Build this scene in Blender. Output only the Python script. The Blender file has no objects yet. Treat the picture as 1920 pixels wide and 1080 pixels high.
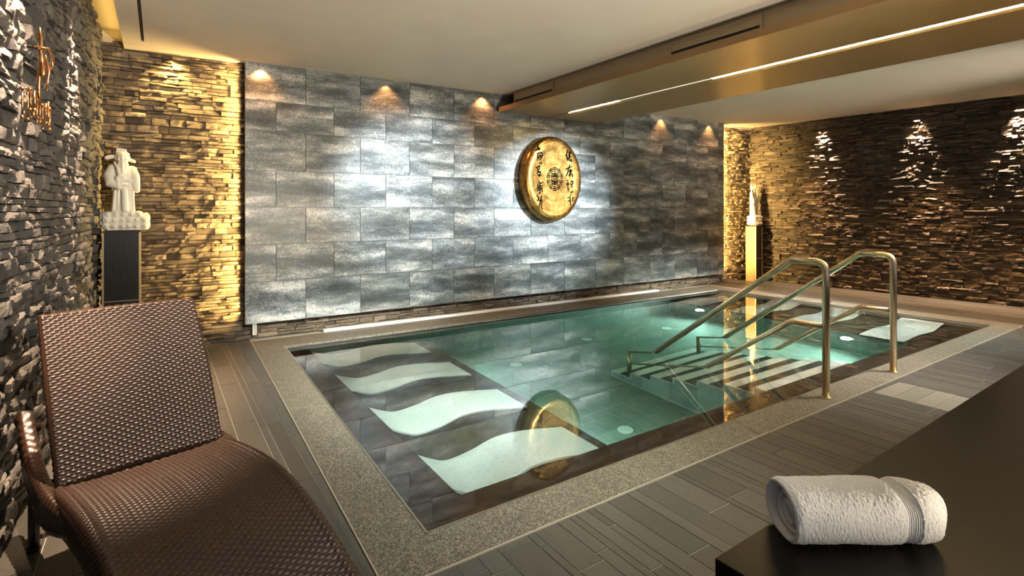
import bpy, bmesh, math, random
import numpy as np
from mathutils import Vector, Matrix, noise

SC = bpy.context.scene
COL = SC.collection
PI = math.pi
RNG = random.Random(7)

# ------------------------------------------------------------------ render settings
SC.view_settings.view_transform = 'Standard'
SC.view_settings.look = 'None'
SC.view_settings.gamma = 1.0
SC.view_settings.exposure = 1.2
SC.view_settings.use_curve_mapping = False
SC.cycles.use_denoising = True
SC.cycles.max_bounces = 9
SC.cycles.diffuse_bounces = 4
SC.cycles.glossy_bounces = 4
SC.cycles.transmission_bounces = 6
SC.cycles.caustics_reflective = False
SC.cycles.caustics_refractive = True
SC.cycles.sample_clamp_indirect = 120.0

# ------------------------------------------------------------------ node helpers
class NT:
    def __init__(self, name):
        self.m = bpy.data.materials.new(name)
        self.m.use_nodes = True
        self.t = self.m.node_tree
        self.t.nodes.clear()
        self.out = self.n('ShaderNodeOutputMaterial')
    def n(self, typ, **kw):
        nd = self.t.nodes.new(typ)
        for k, v in kw.items():
            if k in nd.inputs.keys() if hasattr(nd.inputs, 'keys') else False:
                nd.inputs[k].default_value = v
            else:
                setattr(nd, k, v)
        return nd
    def l(self, a, b):
        self.t.links.new(a, b)
    def bsdf(self, col=(.5, .5, .5), rough=.5, metal=0., spec=.5, coat=0.):
        b = self.n('ShaderNodeBsdfPrincipled')
        b.inputs['Base Color'].default_value = (*col, 1)
        b.inputs['Roughness'].default_value = rough
        b.inputs['Metallic'].default_value = metal
        b.inputs['Specular IOR Level'].default_value = spec
        b.inputs['Coat Weight'].default_value = coat
        self.l(b.outputs[0], self.out.inputs[0])
        return b
    def coord(self, kind='Object', scale=(1, 1, 1), add=None):
        c = self.n('ShaderNodeTexCoord')
        v = c.outputs[kind]
        if add is not None:
            a = self.n('ShaderNodeVectorMath', operation='ADD')
            self.l(v, a.inputs[0]); self.l(add, a.inputs[1])
            v = a.outputs[0]
        mp = self.n('ShaderNodeMapping')
        mp.inputs['Scale'].default_value = scale
        self.l(v, mp.inputs[0])
        return mp.outputs[0]
    def noise(self, vec, scale=5., detail=5., rough=.55, dist=0.):
        x = self.n('ShaderNodeTexNoise')
        x.inputs['Scale'].default_value = scale
        x.inputs['Detail'].default_value = detail
        x.inputs['Roughness'].default_value = rough
        x.inputs['Distortion'].default_value = dist
        self.l(vec, x.inputs['Vector'])
        return x.outputs[0]
    def ramp(self, fac, stops):
        r = self.n('ShaderNodeValToRGB')
        e = r.color_ramp.elements
        while len(e) < len(stops): e.new(.5)
        for i, (p, c) in enumerate(stops):
            e[i].position = p
            e[i].color = (*c, 1) if not isinstance(c, float) else (c, c, c, 1)
        self.l(fac, r.inputs[0])
        return r.outputs[0]
    def mix(self, fac, a, b, mode='MIX'):
        x = self.n('ShaderNodeMix', data_type='RGBA', blend_type=mode)
        for s, v in ((x.inputs[0], fac), (x.inputs[6], a), (x.inputs[7], b)):
            if isinstance(v, (int, float)): s.default_value = v
            elif isinstance(v, tuple): s.default_value = (*v, 1)
            else: self.l(v, s)
        return x.outputs[2]
    def bump(self, h, b, strength=.3, dist=.01):
        x = self.n('ShaderNodeBump')
        x.inputs['Strength'].default_value = strength
        x.inputs['Distance'].default_value = dist
        self.l(h, x.inputs['Height'])
        self.l(x.outputs[0], b.inputs['Normal'])
    def attr(self, name):
        a = self.n('ShaderNodeAttribute', attribute_name=name)
        return a

def plain(name, col, rough=.5, metal=0., spec=.5, nscale=0., namt=.25, bump=0., stretch=(1, 1, 1)):
    t = NT(name)
    b = t.bsdf(col, rough, metal, spec)
    if nscale:
        nz = t.noise(t.coord('Object', stretch), nscale, 6)
        lo = tuple(c * (1 - namt) for c in col); hi = tuple(min(1, c * (1 + namt)) for c in col)
        t.l(t.ramp(nz, [(.3, lo), (.7, hi)]), b.inputs['Base Color'])
        if bump: t.bump(nz, b, bump, .004)
    return t.m

def mat_stone(name, dark, midc, light, rough=.5):
    t = NT(name)
    b = t.bsdf((.2, .2, .2), rough, 0, .55)
    tone = t.attr('tone').outputs['Fac']
    base = t.ramp(tone, [(0., dark), (.45, midc), (1., light)])
    co = t.coord('Object', (1, 1, 3))
    n1 = t.noise(co, 9, 8, .65)
    c = t.mix(.55, base, t.ramp(n1, [(.3, .35), (.72, 1.0)]), 'MULTIPLY')
    t.l(c, b.inputs['Base Color'])
    n2 = t.noise(t.coord('Object', (1, 1, 2.2)), 70, 7, .72)
    t.bump(n2, b, .9, .009)
    t.l(t.ramp(n2, [(.3, rough - .12), (.7, rough + .2)]), b.inputs['Roughness'])
    return t.m

def mat_cladding():
    t = NT('metallic_slate_tile')
    b = t.bsdf((.3, .3, .3), .4, .35, .5)
    off = t.attr('tilerand').outputs['Vector']
    n1 = t.noise(t.coord('Object', (1.0, 1, 3.8), off), 2.0, 10, .66, .25)
    n2 = t.noise(t.coord('Object', (1, 1, 1), off), 60, 4, .7)
    n3 = t.noise(t.coord('Object', (2.2, 1, .6), off), 40, 3, .6)
    n1 = t.mix(.18, n1, t.attr('band').outputs['Fac'])
    f = t.mix(.26, n1, n2)
    f = t.mix(.10, f, n3)
    warm = t.ramp(t.noise(t.coord('Object', (1, 1, 2), off), 1.1, 4, .6), [(.42, 0.), (.62, 1.)])
    c = t.ramp(f, [(.36, (.040, .047, .048)), (.46, (.10, .113, .115)), (.535, (.24, .255, .252)), (.63, (.66, .655, .62))])
    c = t.mix(t.mix(.32, (0, 0, 0), warm), c, t.mix(1., c, (1., .82, .60), 'MULTIPLY'))
    t.l(c, b.inputs['Base Color'])
    t.l(t.ramp(f, [(.35, .34), (.65, .5)]), b.inputs['Roughness'])
    t.bump(n2, b, .08, .003)
    return t.m

def mat_floor(name, lo, hi, rough=.42):
    t = NT(name)
    b = t.bsdf(lo, rough, 0, .5)
    off = t.attr('tilerand').outputs['Vector']
    n1 = t.noise(t.coord('Object', (9, .8, 1), off), 6, 7, .6)
    n2 = t.noise(t.coord('Object', (1, 1, 1), off), 70, 4, .7)
    tone = t.attr('tone').outputs['Fac']
    base = t.ramp(tone, [(0., lo), (1., hi)])
    c = t.mix(.5, base, t.ramp(n1, [(.3, .45), (.7, 1.0)]), 'MULTIPLY')
    t.l(c, b.inputs['Base Color'])
    t.l(t.ramp(n2, [(.3, rough - .08), (.7, rough + .14)]), b.inputs['Roughness'])
    t.bump(t.mix(.5, n1, n2), b, .12, .004)
    return t.m

def mat_granite():
    t = NT('granite')
    b = t.bsdf((.2, .19, .16), .55)
    n = t.noise(t.coord(), 150, 3, .85)
    n2 = t.noise(t.coord(), 6, 4, .6)
    c = t.ramp(n, [(.40, (.015, .0135, .010)), (.5, (.085, .074, .053)), (.60, (.26, .23, .17))])
    c = t.mix(.35, c, t.ramp(n2, [(.3, .55), (.7, 1.)]), 'MULTIPLY')
    t.l(c, b.inputs['Base Color'])
    t.bump(n, b, .25, .002)
    return t.m

def mat_pool():
    t = NT('pool_tile')
    b = t.bsdf((.3, .35, .33), .45)
    co = t.coord('Object', (1, 1, 1))
    n1 = t.noise(t.coord('Object', (6, 1.2, .7)), 5, 6, .6)
    br = t.n('ShaderNodeTexBrick', offset=.5)
    t.l(co, br.inputs['Vector'])
    for k, v in (('Scale', 1.), ('Mortar Size', .003), ('Brick Width', .6), ('Row Height', .3), ('Mortar Smooth', .1)):
        br.inputs[k].default_value = v
    br.inputs['Color1'].default_value = (.30, .34, .32, 1); br.inputs['Color2'].default_value = (.36, .40, .37, 1)
    br.inputs['Mortar'].default_value = (.5, .52, .48, 1)
    c = t.mix(.5, br.outputs[0], t.ramp(n1, [(.3, .5), (.7, 1.)]), 'MULTIPLY')
    t.l(c, b.inputs['Base Color'])
    return t.m

def mat_emit(name, col, s):
    t = NT(name)
    e = t.n('ShaderNodeEmission')
    e.inputs[0].default_value = (*col, 1); e.inputs[1].default_value = s
    t.l(e.outputs[0], t.out.inputs[0])
    return t.m

def mat_water():
    t = NT('pool_water')
    g = t.n('ShaderNodeBsdfRefraction')
    g.inputs['IOR'].default_value = 1.34
    g.inputs['Roughness'].default_value = 0.
    g.inputs[0].default_value = (1, 1, 1, 1)
    v = t.n('ShaderNodeVolumeAbsorption')
    v.inputs[0].default_value = (.30, .86, .74, 1)
    v.inputs[1].default_value = .5
    nz = t.noise(t.coord(), 1.6, 2, .5)
    bp = t.n('ShaderNodeBump')
    bp.inputs['Strength'].default_value = .012; bp.inputs['Distance'].default_value = .05
    t.l(nz, bp.inputs['Height']); t.l(bp.outputs[0], g.inputs['Normal'])
    gl = t.n('ShaderNodeBsdfGlossy'); gl.inputs['Roughness'].default_value = 0.
    fr = t.n('ShaderNodeFresnel'); fr.inputs['IOR'].default_value = 1.74
    mx = t.n('ShaderNodeMixShader')
    t.l(bp.outputs[0], gl.inputs['Normal']); t.l(bp.outputs[0], fr.inputs['Normal'])
    t.l(fr.outputs[0], mx.inputs[0]); t.l(g.outputs[0], mx.inputs[1]); t.l(gl.outputs[0], mx.inputs[2])
    t.l(mx.outputs[0], t.out.inputs[0]); t.l(v.outputs[0], t.out.inputs[1])
    return t.m

def mat_wicker():
    t = NT('brown_wicker')
    b = t.bsdf((.05, .024, .013), .36, .0, .38)
    n = t.noise(t.coord(), 120, 3, .6)
    t.l(t.ramp(n, [(.3, (.018, .009, .0055)), (.7, (.040, .019, .011))]), b.inputs['Base Color'])
    return t.m

def mat_gong():
    t = NT('hammered_brass')
    b = t.bsdf((.8, .52, .16), .3, .9)
    co = t.coord()
    sx = t.n('ShaderNodeSeparateXYZ'); t.l(co, sx.inputs[0])
    n = t.noise(co, 7, 6, .6, .6)
    n2 = t.noise(co, 40, 4, .6)
    w = t.n('ShaderNodeTexWave', wave_type='RINGS', rings_direction='SPHERICAL')
    t.l(co, w.inputs['Vector']); w.inputs['Scale'].default_value = 4.; w.inputs['Distortion'].default_value = 2.5
    f = t.mix(.08, n, w.outputs[1])
    t.l(t.ramp(f, [(.3, (.19, .088, .018)), (.5, (.37, .195, .048)), (.7, (.55, .34, .11))]), b.inputs['Base Color'])
    t.l(t.ramp(n2, [(.3, .22), (.7, .32)]), b.inputs['Roughness'])
    t.bump(f, b, .10, .01)
    return t.m

def mat_towel():
    t = NT('white_terry')
    b = t.bsdf((.80, .77, .73), .95, 0, .2)
    b.inputs['Sheen Weight'].default_value = .3
    n = t.noise(t.coord(), 260, 4, .75)
    n2 = t.noise(t.coord(), 900, 2, .7)
    t.l(t.ramp(n, [(.3, (.68, .65, .61)), (.65, (.86, .84, .80))]), b.inputs['Base Color'])
    t.bump(t.mix(.5, n, n2), b, .9, .006)
    return t.m

def mat_lounger():
    t = NT('white_mosaic')
    b = t.bsdf((.78, .80, .74), .35)
    return t.m

def mat_beam():
    t = NT('brushed_bronze')
    b = t.bsdf((.40, .28, .13), .40, .6)
    n = t.noise(t.coord('Object', (60, .6, 1)), 6, 4, .5)
    t.l(t.ramp(n, [(.3, (.33, .23, .11)), (.7, (.46, .33, .16))]), b.inputs['Base Color'])
    t.l(t.ramp(n, [(.3, .28), (.7, .4)]), b.inputs['Roughness'])
    return t.m

M = dict(
    stone_back=mat_stone('stone_brown', (.085, .062, .042), (.21, .155, .10), (.40, .30, .20)),
    stone_left=mat_stone('stone_cool_lit', (.058, .054, .05), (.125, .113, .10), (.24, .215, .185)),  # same stone, greyed in colour for the cooler light on the left wall
    stone_right=mat_stone('stone_umber', (.05, .036, .025), (.125, .09, .058), (.27, .20, .13)),
    clad=mat_cladding(), granite=mat_granite(), pool=mat_pool(), water=mat_water(),
    floor=mat_floor('slate_plank', (.050, .046, .039), (.074, .068, .057)),
    patch=mat_floor('grey_plank', (.15, .138, .11), (.19, .175, .145)),
    grout=plain('grout', (.40, .36, .28), .5),
    shelf=plain('shelf_tile', (.085, .060, .034), .5, 0, .4, 8, .3),  # brown put in to stand for the wall reflected in the water
    tread=plain('dark_tread_tile', (.045, .045, .038), .5, 0, .4, 12, .3),
    rim=plain('dark_rim_tile', (.050, .027, .014), .5, 0, .4, 8, .3),  # dark tile, browned further to suggest the reflected wall
    plaster=plain('painted_plaster', (.60, .55, .47), .85, 0, .2, 3, .03),
    cove=plain('cove_plaster', (.72, .62, .40), .85, 0, .2),
    beam=mat_beam(), bronze_edge=plain('bronze_edge', (.26, .16, .075), .4, .6),
    fascia=plain('fascia_paint', (.50, .40, .26), .6),
    black=plain('black_slot', (.008, .008, .008), .6),
    steel=plain('brushed_steel', (.62, .50, .33), .30, 1., .5, 30, .12, 0, (1, 1, .1)),
    steeltrim=plain('steel_trim', (.50, .46, .38), .38, 1.),
    trimline=plain('pale_edge_profile', (.40, .35, .27), .4, .5),
    slit=plain('gutter_slit', (.02, .013, .008), .4),
    litledge=plain('lit_ledge', (.85, .84, .80), .4),
    white_tile=mat_lounger(), jet=plain('jet_hole', (.10, .11, .10), .5),
    lounger_side=plain('lounger_tile', (.060, .042, .025), .5, 0, .4, 10, .3),
    strip=plain('white_step_tile', (.80, .81, .75), .4, 0, .4, 9, .06),
    edge=plain('edge_profile', (.75, .80, .74), .35),
    wicker=mat_wicker(), frame=plain('dark_frame', (.02, .015, .012), .4, .3),
    gong=mat_gong(), ink=plain('black_ink', (.007, .006, .005), .95, 0, .0),
    porcelain=plain('white_porcelain', (.82, .77, .66), .35, 0, .5),
    ped_dark=plain('pedestal_black', (.014, .013, .011), .35, 0, .5, 20, .4, .1, (4, 4, .4)),
    ped_side=plain('pedestal_lit_tan', (.30, .21, .10), .45, 0, .5, 14, .3, .1, (5, 5, .4)),  # tan carries the warm light falling on the pedestal sides
    ped_trim=plain('pedestal_trim', (.55, .44, .26), .35, .5),
    bench=plain('black_lacquer', (.009, .008, .007), .32, 0, .13, 40, .3, .02),
    towel=mat_towel(), copper=plain('copper', (.80, .40, .17), .25, 1.),
    socket=plain('white_plastic', (.75, .70, .64), .4),
    led=mat_emit('warm_led', (1., .70, .30), 40.), led_dim=mat_emit('dim_led', (1., .86, .62), .5),
    lamp=mat_emit('underwater_lamp', (1., .97, .88), 90.),
    disc=plain('white_inlet', (.86, .88, .84), .3),
)

# ------------------------------------------------------------------ mesh helpers
class MB:
    def __init__(self):
        self.v = []; self.f = []; self.mi = []; self.smooth = False
    def add(self, verts, faces, mi=0):
        o = len(self.v)
        self.v.extend([tuple(map(float, p)) for p in verts])
        self.f.extend([tuple(i + o for i in f) for f in faces])
        self.mi.extend([mi] * len(faces))
        return self
    def quad(self, a, b, c, d, mi=0):
        return self.add([a, b, c, d], [(0, 1, 2, 3)], mi)
    def box(self, a, b, mi=0):
        (x0, y0, z0), (x1, y1, z1) = a, b
        v = [(x0, y0, z0), (x1, y0, z0), (x1, y1, z0), (x0, y1, z0), (x0, y0, z1), (x1, y0, z1), (x1, y1, z1), (x0, y1, z1)]
        return self.add(v, [(0, 3, 2, 1), (4, 5, 6, 7), (0, 1, 5, 4), (1, 2, 6, 5), (2, 3, 7, 6), (3, 0, 4, 7)], mi)
    def prism(self, poly, z0, z1, mi=0):          # poly counter-clockwise
        n = len(poly)
        v = [(x, y, z0) for x, y in poly] + [(x, y, z1) for x, y in poly]
        f = [tuple(range(n - 1, -1, -1)), tuple(range(n, 2 * n))] + [(i, (i + 1) % n, n + (i + 1) % n, n + i) for i in range(n)]
        return self.add(v, f, mi)
    def tube(self, pts, r, n=12, caps=True, mi=0):
        pts = [Vector(p) for p in pts]
        rs = r if isinstance(r, (list, tuple)) else [r] * len(pts)
        tan = []
        for i in range(len(pts)):
            a = pts[max(i - 1, 0)]; b = pts[min(i + 1, len(pts) - 1)]
            tan.append((b - a).normalized())
        up = Vector((0, 0, 1)) if abs(tan[0].z) < .9 else Vector((1, 0, 0))
        nrm = (up - tan[0] * up.dot(tan[0])).normalized()
        vs = []
        for i, p in enumerate(pts):
            nrm = (nrm - tan[i] * nrm.dot(tan[i])).normalized()
            bn = tan[i].cross(nrm)
            for k in range(n):
                a = 2 * PI * k / n
                vs.append(p + (nrm * math.cos(a) + bn * math.sin(a)) * rs[i])
        fs = [(i * n + k, i * n + (k + 1) % n, (i + 1) * n + (k + 1) % n, (i + 1) * n + k) for i in range(len(pts) - 1) for k in range(n)]
        if caps:
            fs.append(tuple(range(n - 1, -1, -1))); fs.append(tuple((len(pts) - 1) * n + k for k in range(n)))
        return self.add(vs, fs, mi)
    def disc(self, c, r, n=24, axis='z', h=.01, mi=0):
        c = Vector(c)
        d = {'x': Vector((1, 0, 0)), 'y': Vector((0, 1, 0)), 'z': Vector((0, 0, 1))}[axis]
        return self.tube([c, c + d * h], r, n, True, mi)
    def grid(self, P, mi=0, flip=False):            # P: [i][j] points
        ni, nj = len(P), len(P[0])
        v = [p for row in P for p in row]
        f = []
        for i in range(ni - 1):
            for j in range(nj - 1):
                q = (i * nj + j, (i + 1) * nj + j, (i + 1) * nj + j + 1, i * nj + j + 1)
                f.append(q[::-1] if flip else q)
        return self.add(v, f, mi)
    def build(self, name, mats, parent=None, smooth=False, bevel=0., bseg=2, origin=None, loc=None):
        me = bpy.data.meshes.new(name)
        o = bpy.data.objects.new(name, me)
        base = Vector((0, 0, 0))
        if parent is not None: base = Vector(parent['_w'])
        elif origin is not None: base = Vector(origin)
        off = base
        me.from_pydata([(p[0] - off.x, p[1] - off.y, p[2] - off.z) for p in self.v], [], self.f)
        if not isinstance(mats, (list, tuple)): mats = [mats]
        for m in mats: me.materials.append(m)
        if len(mats) > 1: me.polygons.foreach_set('material_index', self.mi)
        if smooth: me.polygons.foreach_set('use_smooth', [True] * len(me.polygons))
        me.validate(); me.update()
        COL.objects.link(o)
        o['_w'] = tuple(base)
        if parent is not None:
            o.parent = parent
        else:
            o.location = base
        if bevel:
            b = o.modifiers.new('bevel', 'BEVEL'); b.width = bevel; b.segments = bseg; b.limit_method = 'ANGLE'; b.angle_limit = .6
        return o

def tag(o, label, cat, group=None, kind=None):
    o['label'] = label; o['category'] = cat
    if group: o['group'] = group
    if kind: o['kind'] = kind
    return o
def thing(name, loc, label, cat, group=None):
    o = bpy.data.objects.new(name, None); COL.objects.link(o)
    o.empty_display_size = .05
    o.location = loc; o['_w'] = tuple(loc)
    return tag(o, label, cat, group)
def struct(o):
    o['kind'] = 'structure'; return o
def copy_tree(o, delta, parent=None):
    c = o.copy(); COL.objects.link(c)
    if parent is None: c.location = Vector(o.location) + Vector(delta)
    else: c.parent = parent
    for ch in o.children: copy_tree(ch, delta, c)
    return c
def face_attr(o, name, typ, vals):
    a = o.data.attributes.new(name, typ, 'FACE')
    a.data.foreach_set('vector' if typ == 'FLOAT_VECTOR' else 'value', np.asarray(vals, dtype=np.float32).ravel())

# ------------------------------------------------------------------ camera (level, view shifted down)
cam = bpy.data.cameras.new('camera')
co = bpy.data.objects.new('camera', cam); COL.objects.link(co)
co.location = (0, 0, 1.25)
co.rotation_euler = (math.radians(90), 0, math.radians(-33.4))
cam.sensor_width = 36.; cam.lens = 1003. / 1920 * 36.
cam.shift_y = -146. / 1920
cam.clip_start = .05
SC.camera = co

# ------------------------------------------------------------------ stacked stone walls
def stone_wall(name, mat, O, U, N, length, z0, z1, seed, dmax=.035, cell=.022, band=.10, jit=.004, maxlen=.36, rowmin=.022, facets=1, slope=1.):
    """ledgestone: bands split into ragged rows of split-faced stones, each stone a rough block"""
    rg = np.random.default_rng(seed)
    O = np.array(O, float); U = np.array(U, float); U /= np.linalg.norm(U); N = np.array(N, float); N /= np.linalg.norm(N)
    V = []; Fc = []; tone = []; nv = 0
    zz = z0
    while zz < z1 - .01:
        bh = band * rg.uniform(.8, 1.2)
        if zz + bh > z1 - .03: bh = z1 - zz
        x = -rg.uniform(0, .3)
        while x < length:
            seg = rg.uniform(.28, .62)
            k = rg.choice([2, 2, 3, 3, 3]) if bh > 2 * rowmin else 1
            fr = rg.uniform(.6, 1.4, k); fr = fr / fr.sum()
            zc = zz
            for h in fr * bh:
                xs = [x]
                while xs[-1] < x + seg - .06:
                    xs.append(min(x + seg, xs[-1] + rg.uniform(.07, maxlen)))
                if xs[-1] < x + seg: xs[-1] = x + seg
                for a, b in zip(xs[:-1], xs[1:]):
                    a2, b2 = max(a, 0), min(b, length)
                    if b2 - a2 < .012: continue
                    g = .0012
                    xa, xb, za, zb = a2 + g, b2 - g, zc + g, zc + h - g
                    nx = max(2, int((xb - xa) / cell) + 1); nz = max(2, int((zb - za) / cell) + 2)
                    px = np.linspace(xa, xb, nx); pz = np.linspace(za, zb, nz)
                    X, Z = np.meshgrid(px, pz, indexing='ij')
                    d = rg.uniform(.0, 1.) ** 1.3 * dmax
                    tx, tz = rg.normal(0, .05), rg.normal(.0, .14)
                    D = d + tx * (X - (xa + xb) / 2) + tz * (Z - (za + zb) / 2)
                    D = D + rg.normal(0, jit * .45, X.shape)
                    for _ in range(facets):        # split planes chip the face
                        cx, cz = rg.uniform(xa, xb), rg.uniform(za, zb)
                        D = np.minimum(D, d + rg.uniform(-.2, .35) * .02 + slope * rg.normal(0, .35) * (X - cx) + slope * rg.normal(0, .55) * (Z - cz) + .002)
                    # chipped front arris
                    e = np.zeros_like(X); e[0, :] = 1; e[-1, :] = 1; e[:, 0] = 1; e[:, -1] = 1
                    D = D - e * rg.uniform(0, .0035, X.shape)
                    X = X + (1 - e) * rg.normal(0, .003, X.shape); Z = Z + (1 - e) * rg.normal(0, .002, X.shape)
                    Z[:, 0] += rg.uniform(0, .003, nx); Z[:, -1] -= rg.uniform(0, .003, nx)
                    D = np.maximum(D, -.012)
                    P = O[None, None] + X[..., None] * U + D[..., None] * N
                    P = P.copy(); P[..., 2] = O[2] + Z
                    fv = P.reshape(-1, 3)
                    idx = np.arange(nx * nz).reshape(nx, nz) + nv
                    q = np.stack([idx[:-1, :-1], idx[1:, :-1], idx[1:, 1:], idx[:-1, 1:]], -1).reshape(-1, 4)
                    bd = list(range(0, nx)) ; 
                    ring = [(i, 0) for i in range(nx)] + [(nx - 1, j) for j in range(1, nz)] + [(i, nz - 1) for i in range(nx - 2, -1, -1)] + [(0, j) for j in range(nz - 2, 0, -1)]
                    rid = np.array([idx[i, j] for i, j in ring])
                    rp = np.array([P[i, j] for i, j in ring])
                    back = rp.copy()
                    dd = np.array([D[i, j] for i, j in ring])
                    back = back - (dd + .035)[:, None] * N
                    bid = np.arange(len(ring)) + nv + nx * nz
                    r2 = np.roll(rid, -1); b2i = np.roll(bid, -1)
                    sq = np.stack([r2, rid, bid, b2i], -1)
                    V.append(fv); V.append(back)
                    Fc.append(q); Fc.append(sq)
                    tn = np.clip(rg.normal(.42, .22), 0, 1)
                    tone.append(np.full(len(q) + len(sq), tn))
                    nv += nx * nz + len(ring)
                zc += h
            x += seg
        zz += bh
    V = np.concatenate(V); Fc = np.concatenate(Fc); tone = np.concatenate(tone)
    # backing sheet
    bk = np.array([O - .034 * N, O + U * length - .034 * N, O + U * length - .034 * N, O - .034 * N])
    bk[:, 2] = [O[2] + z0, O[2] + z0, O[2] + z1, O[2] + z1]
    # solid wall behind the sheet
    b2 = bk - .12 * N
    Fc = np.concatenate([Fc, np.array([[0, 1, 2, 3], [5, 4, 7, 6], [4, 0, 3, 7], [1, 5, 6, 2], [3, 2, 6, 7], [4, 5, 1, 0]]) + len(V)])
    V = np.concatenate([V, bk, b2]); tone = np.concatenate([tone, np.zeros(6)])
    # wall-local frame: orient faces along +N (U x Z should be N or -N)
    if np.dot(np.cross(U, [0, 0, 1]), N) < 0: Fc = Fc[:, ::-1]
    me = bpy.data.meshes.new(name)
    me.vertices.add(len(V)); me.vertices.foreach_set('co', V.astype(np.float32).ravel())
    me.loops.add(len(Fc) * 4); me.loops.foreach_set('vertex_index', Fc.astype(np.int32).ravel())
    me.polygons.add(len(Fc)); me.polygons.foreach_set('loop_start', np.arange(0, len(Fc) * 4, 4, dtype=np.int32))
    me.update(calc_edges=True); me.validate()
    me.polygons.foreach_set('use_smooth', [False] * len(me.polygons))
    me.materials.append(mat)
    o = bpy.data.objects.new(name, me); COL.objects.link(o)
    face_attr(o, 'tone', 'FLOAT', tone[:len(me.polygons)])
    return struct(o)

def zc(x): return 2.657 + .0088 * x

stone_wall('wall_left', M['stone_left'], (-.41, 5.78, 0), (-.025, -1, 0), (1, -.025, 0), 4.9, 0, 2.80, 11, .026, .017, .11, .0055, .24, facets=4, slope=.7)
stone_wall('wall_back', M['stone_back'], (-.44, 5.74, 0), (1, 0, 0), (0, -1, 0), 9.55, 0, 2.71, 12, .026, .026, .096, .0055, .24, facets=2)
stone_wall('wall_right', M['stone_right'], (8.965, 5.80, 0), (.088, -1, 0), (-1, -.088, 0), 7.0, 0, 2.76, 13, .036, .024, .092, .005, .26, facets=2)

# tile cladding standing proud of the back wall
def cladding():
    rg = random.Random(3)
    zl = [.160, .559, .920, 1.280, 1.636, 2.017, 2.307, 2.72]
    mb = MB(); rnd = []; bnd = []
    X0, X1 = .679, 8.047
    for r in range(7):
        z0, z1 = zl[r], zl[r + 1]
        b = (.953 if r in (1, 3, 5) else 1.229 - .5553) 
        xs = [X0]; k = 0
        while b + k * .5553 <= X0 + .02: k += 1
        while b + k * .5553 < X1 - .02: xs.append(b + k * .5553); k += 1
        xs.append(X1)
        for a, c in zip(xs[:-1], xs[1:]):
            za = z1 if r < 6 else zc((a + c) / 2) + .02
            n = len(mb.f)
            xa, xb, z0g, z1g = a + .0028, c - .0028, z0 + .0028, za - .0028
            mb.box((xa, 5.632, z0g), (xb, 5.646, z1g))
            mb.f.pop(len(mb.f) - 4)                # front face: sliced so the glaze bands can follow the tile
            ph = rg.uniform(-1., .8); fq = rg.uniform(.9, 1.5)
            bnd += [.5] * 5
            NS = 14
            for q in range(NS):
                za_, zb_ = z0g + (z1g - z0g) * q / NS, z0g + (z1g - z0g) * (q + 1) / NS
                mb.quad((xa, 5.632, za_), (xb, 5.632, za_), (xb, 5.632, zb_), (xa, 5.632, zb_))
                bnd.append(.5 + .28 * math.cos(2 * PI * (q + .5) / NS * fq + ph) )
            v = (rg.uniform(0, 50), rg.uniform(0, 50), rg.uniform(0, 50))
            rnd += [v] * (len(mb.f) - n)
    n = len(mb.f)
    mb.box((X0, 5.6445, .161), (X1, 5.653, 2.70), 1); rnd += [(0, 0, 0)] * (len(mb.f) - n); bnd += [.5] * (len(mb.f) - n)
    o = mb.build('wall_centre', [M['clad'], M['black']])
    face_attr(o, 'tilerand', 'FLOAT_VECTOR', rnd); face_attr(o, 'band', 'FLOAT', bnd)
    struct(o)
cladding()

# ------------------------------------------------------------------ pool outline (quad corners measured on the deck)
NL, BL, BR, NR = (.858, 1.905), (.955, 5.236), (7.328, 5.247), (7.500, 1.975)
oNL, oBL, oBR, oNR = (.622, 1.682), (.729, 5.60), (7.60, 5.60), (7.80, 1.790)

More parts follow.
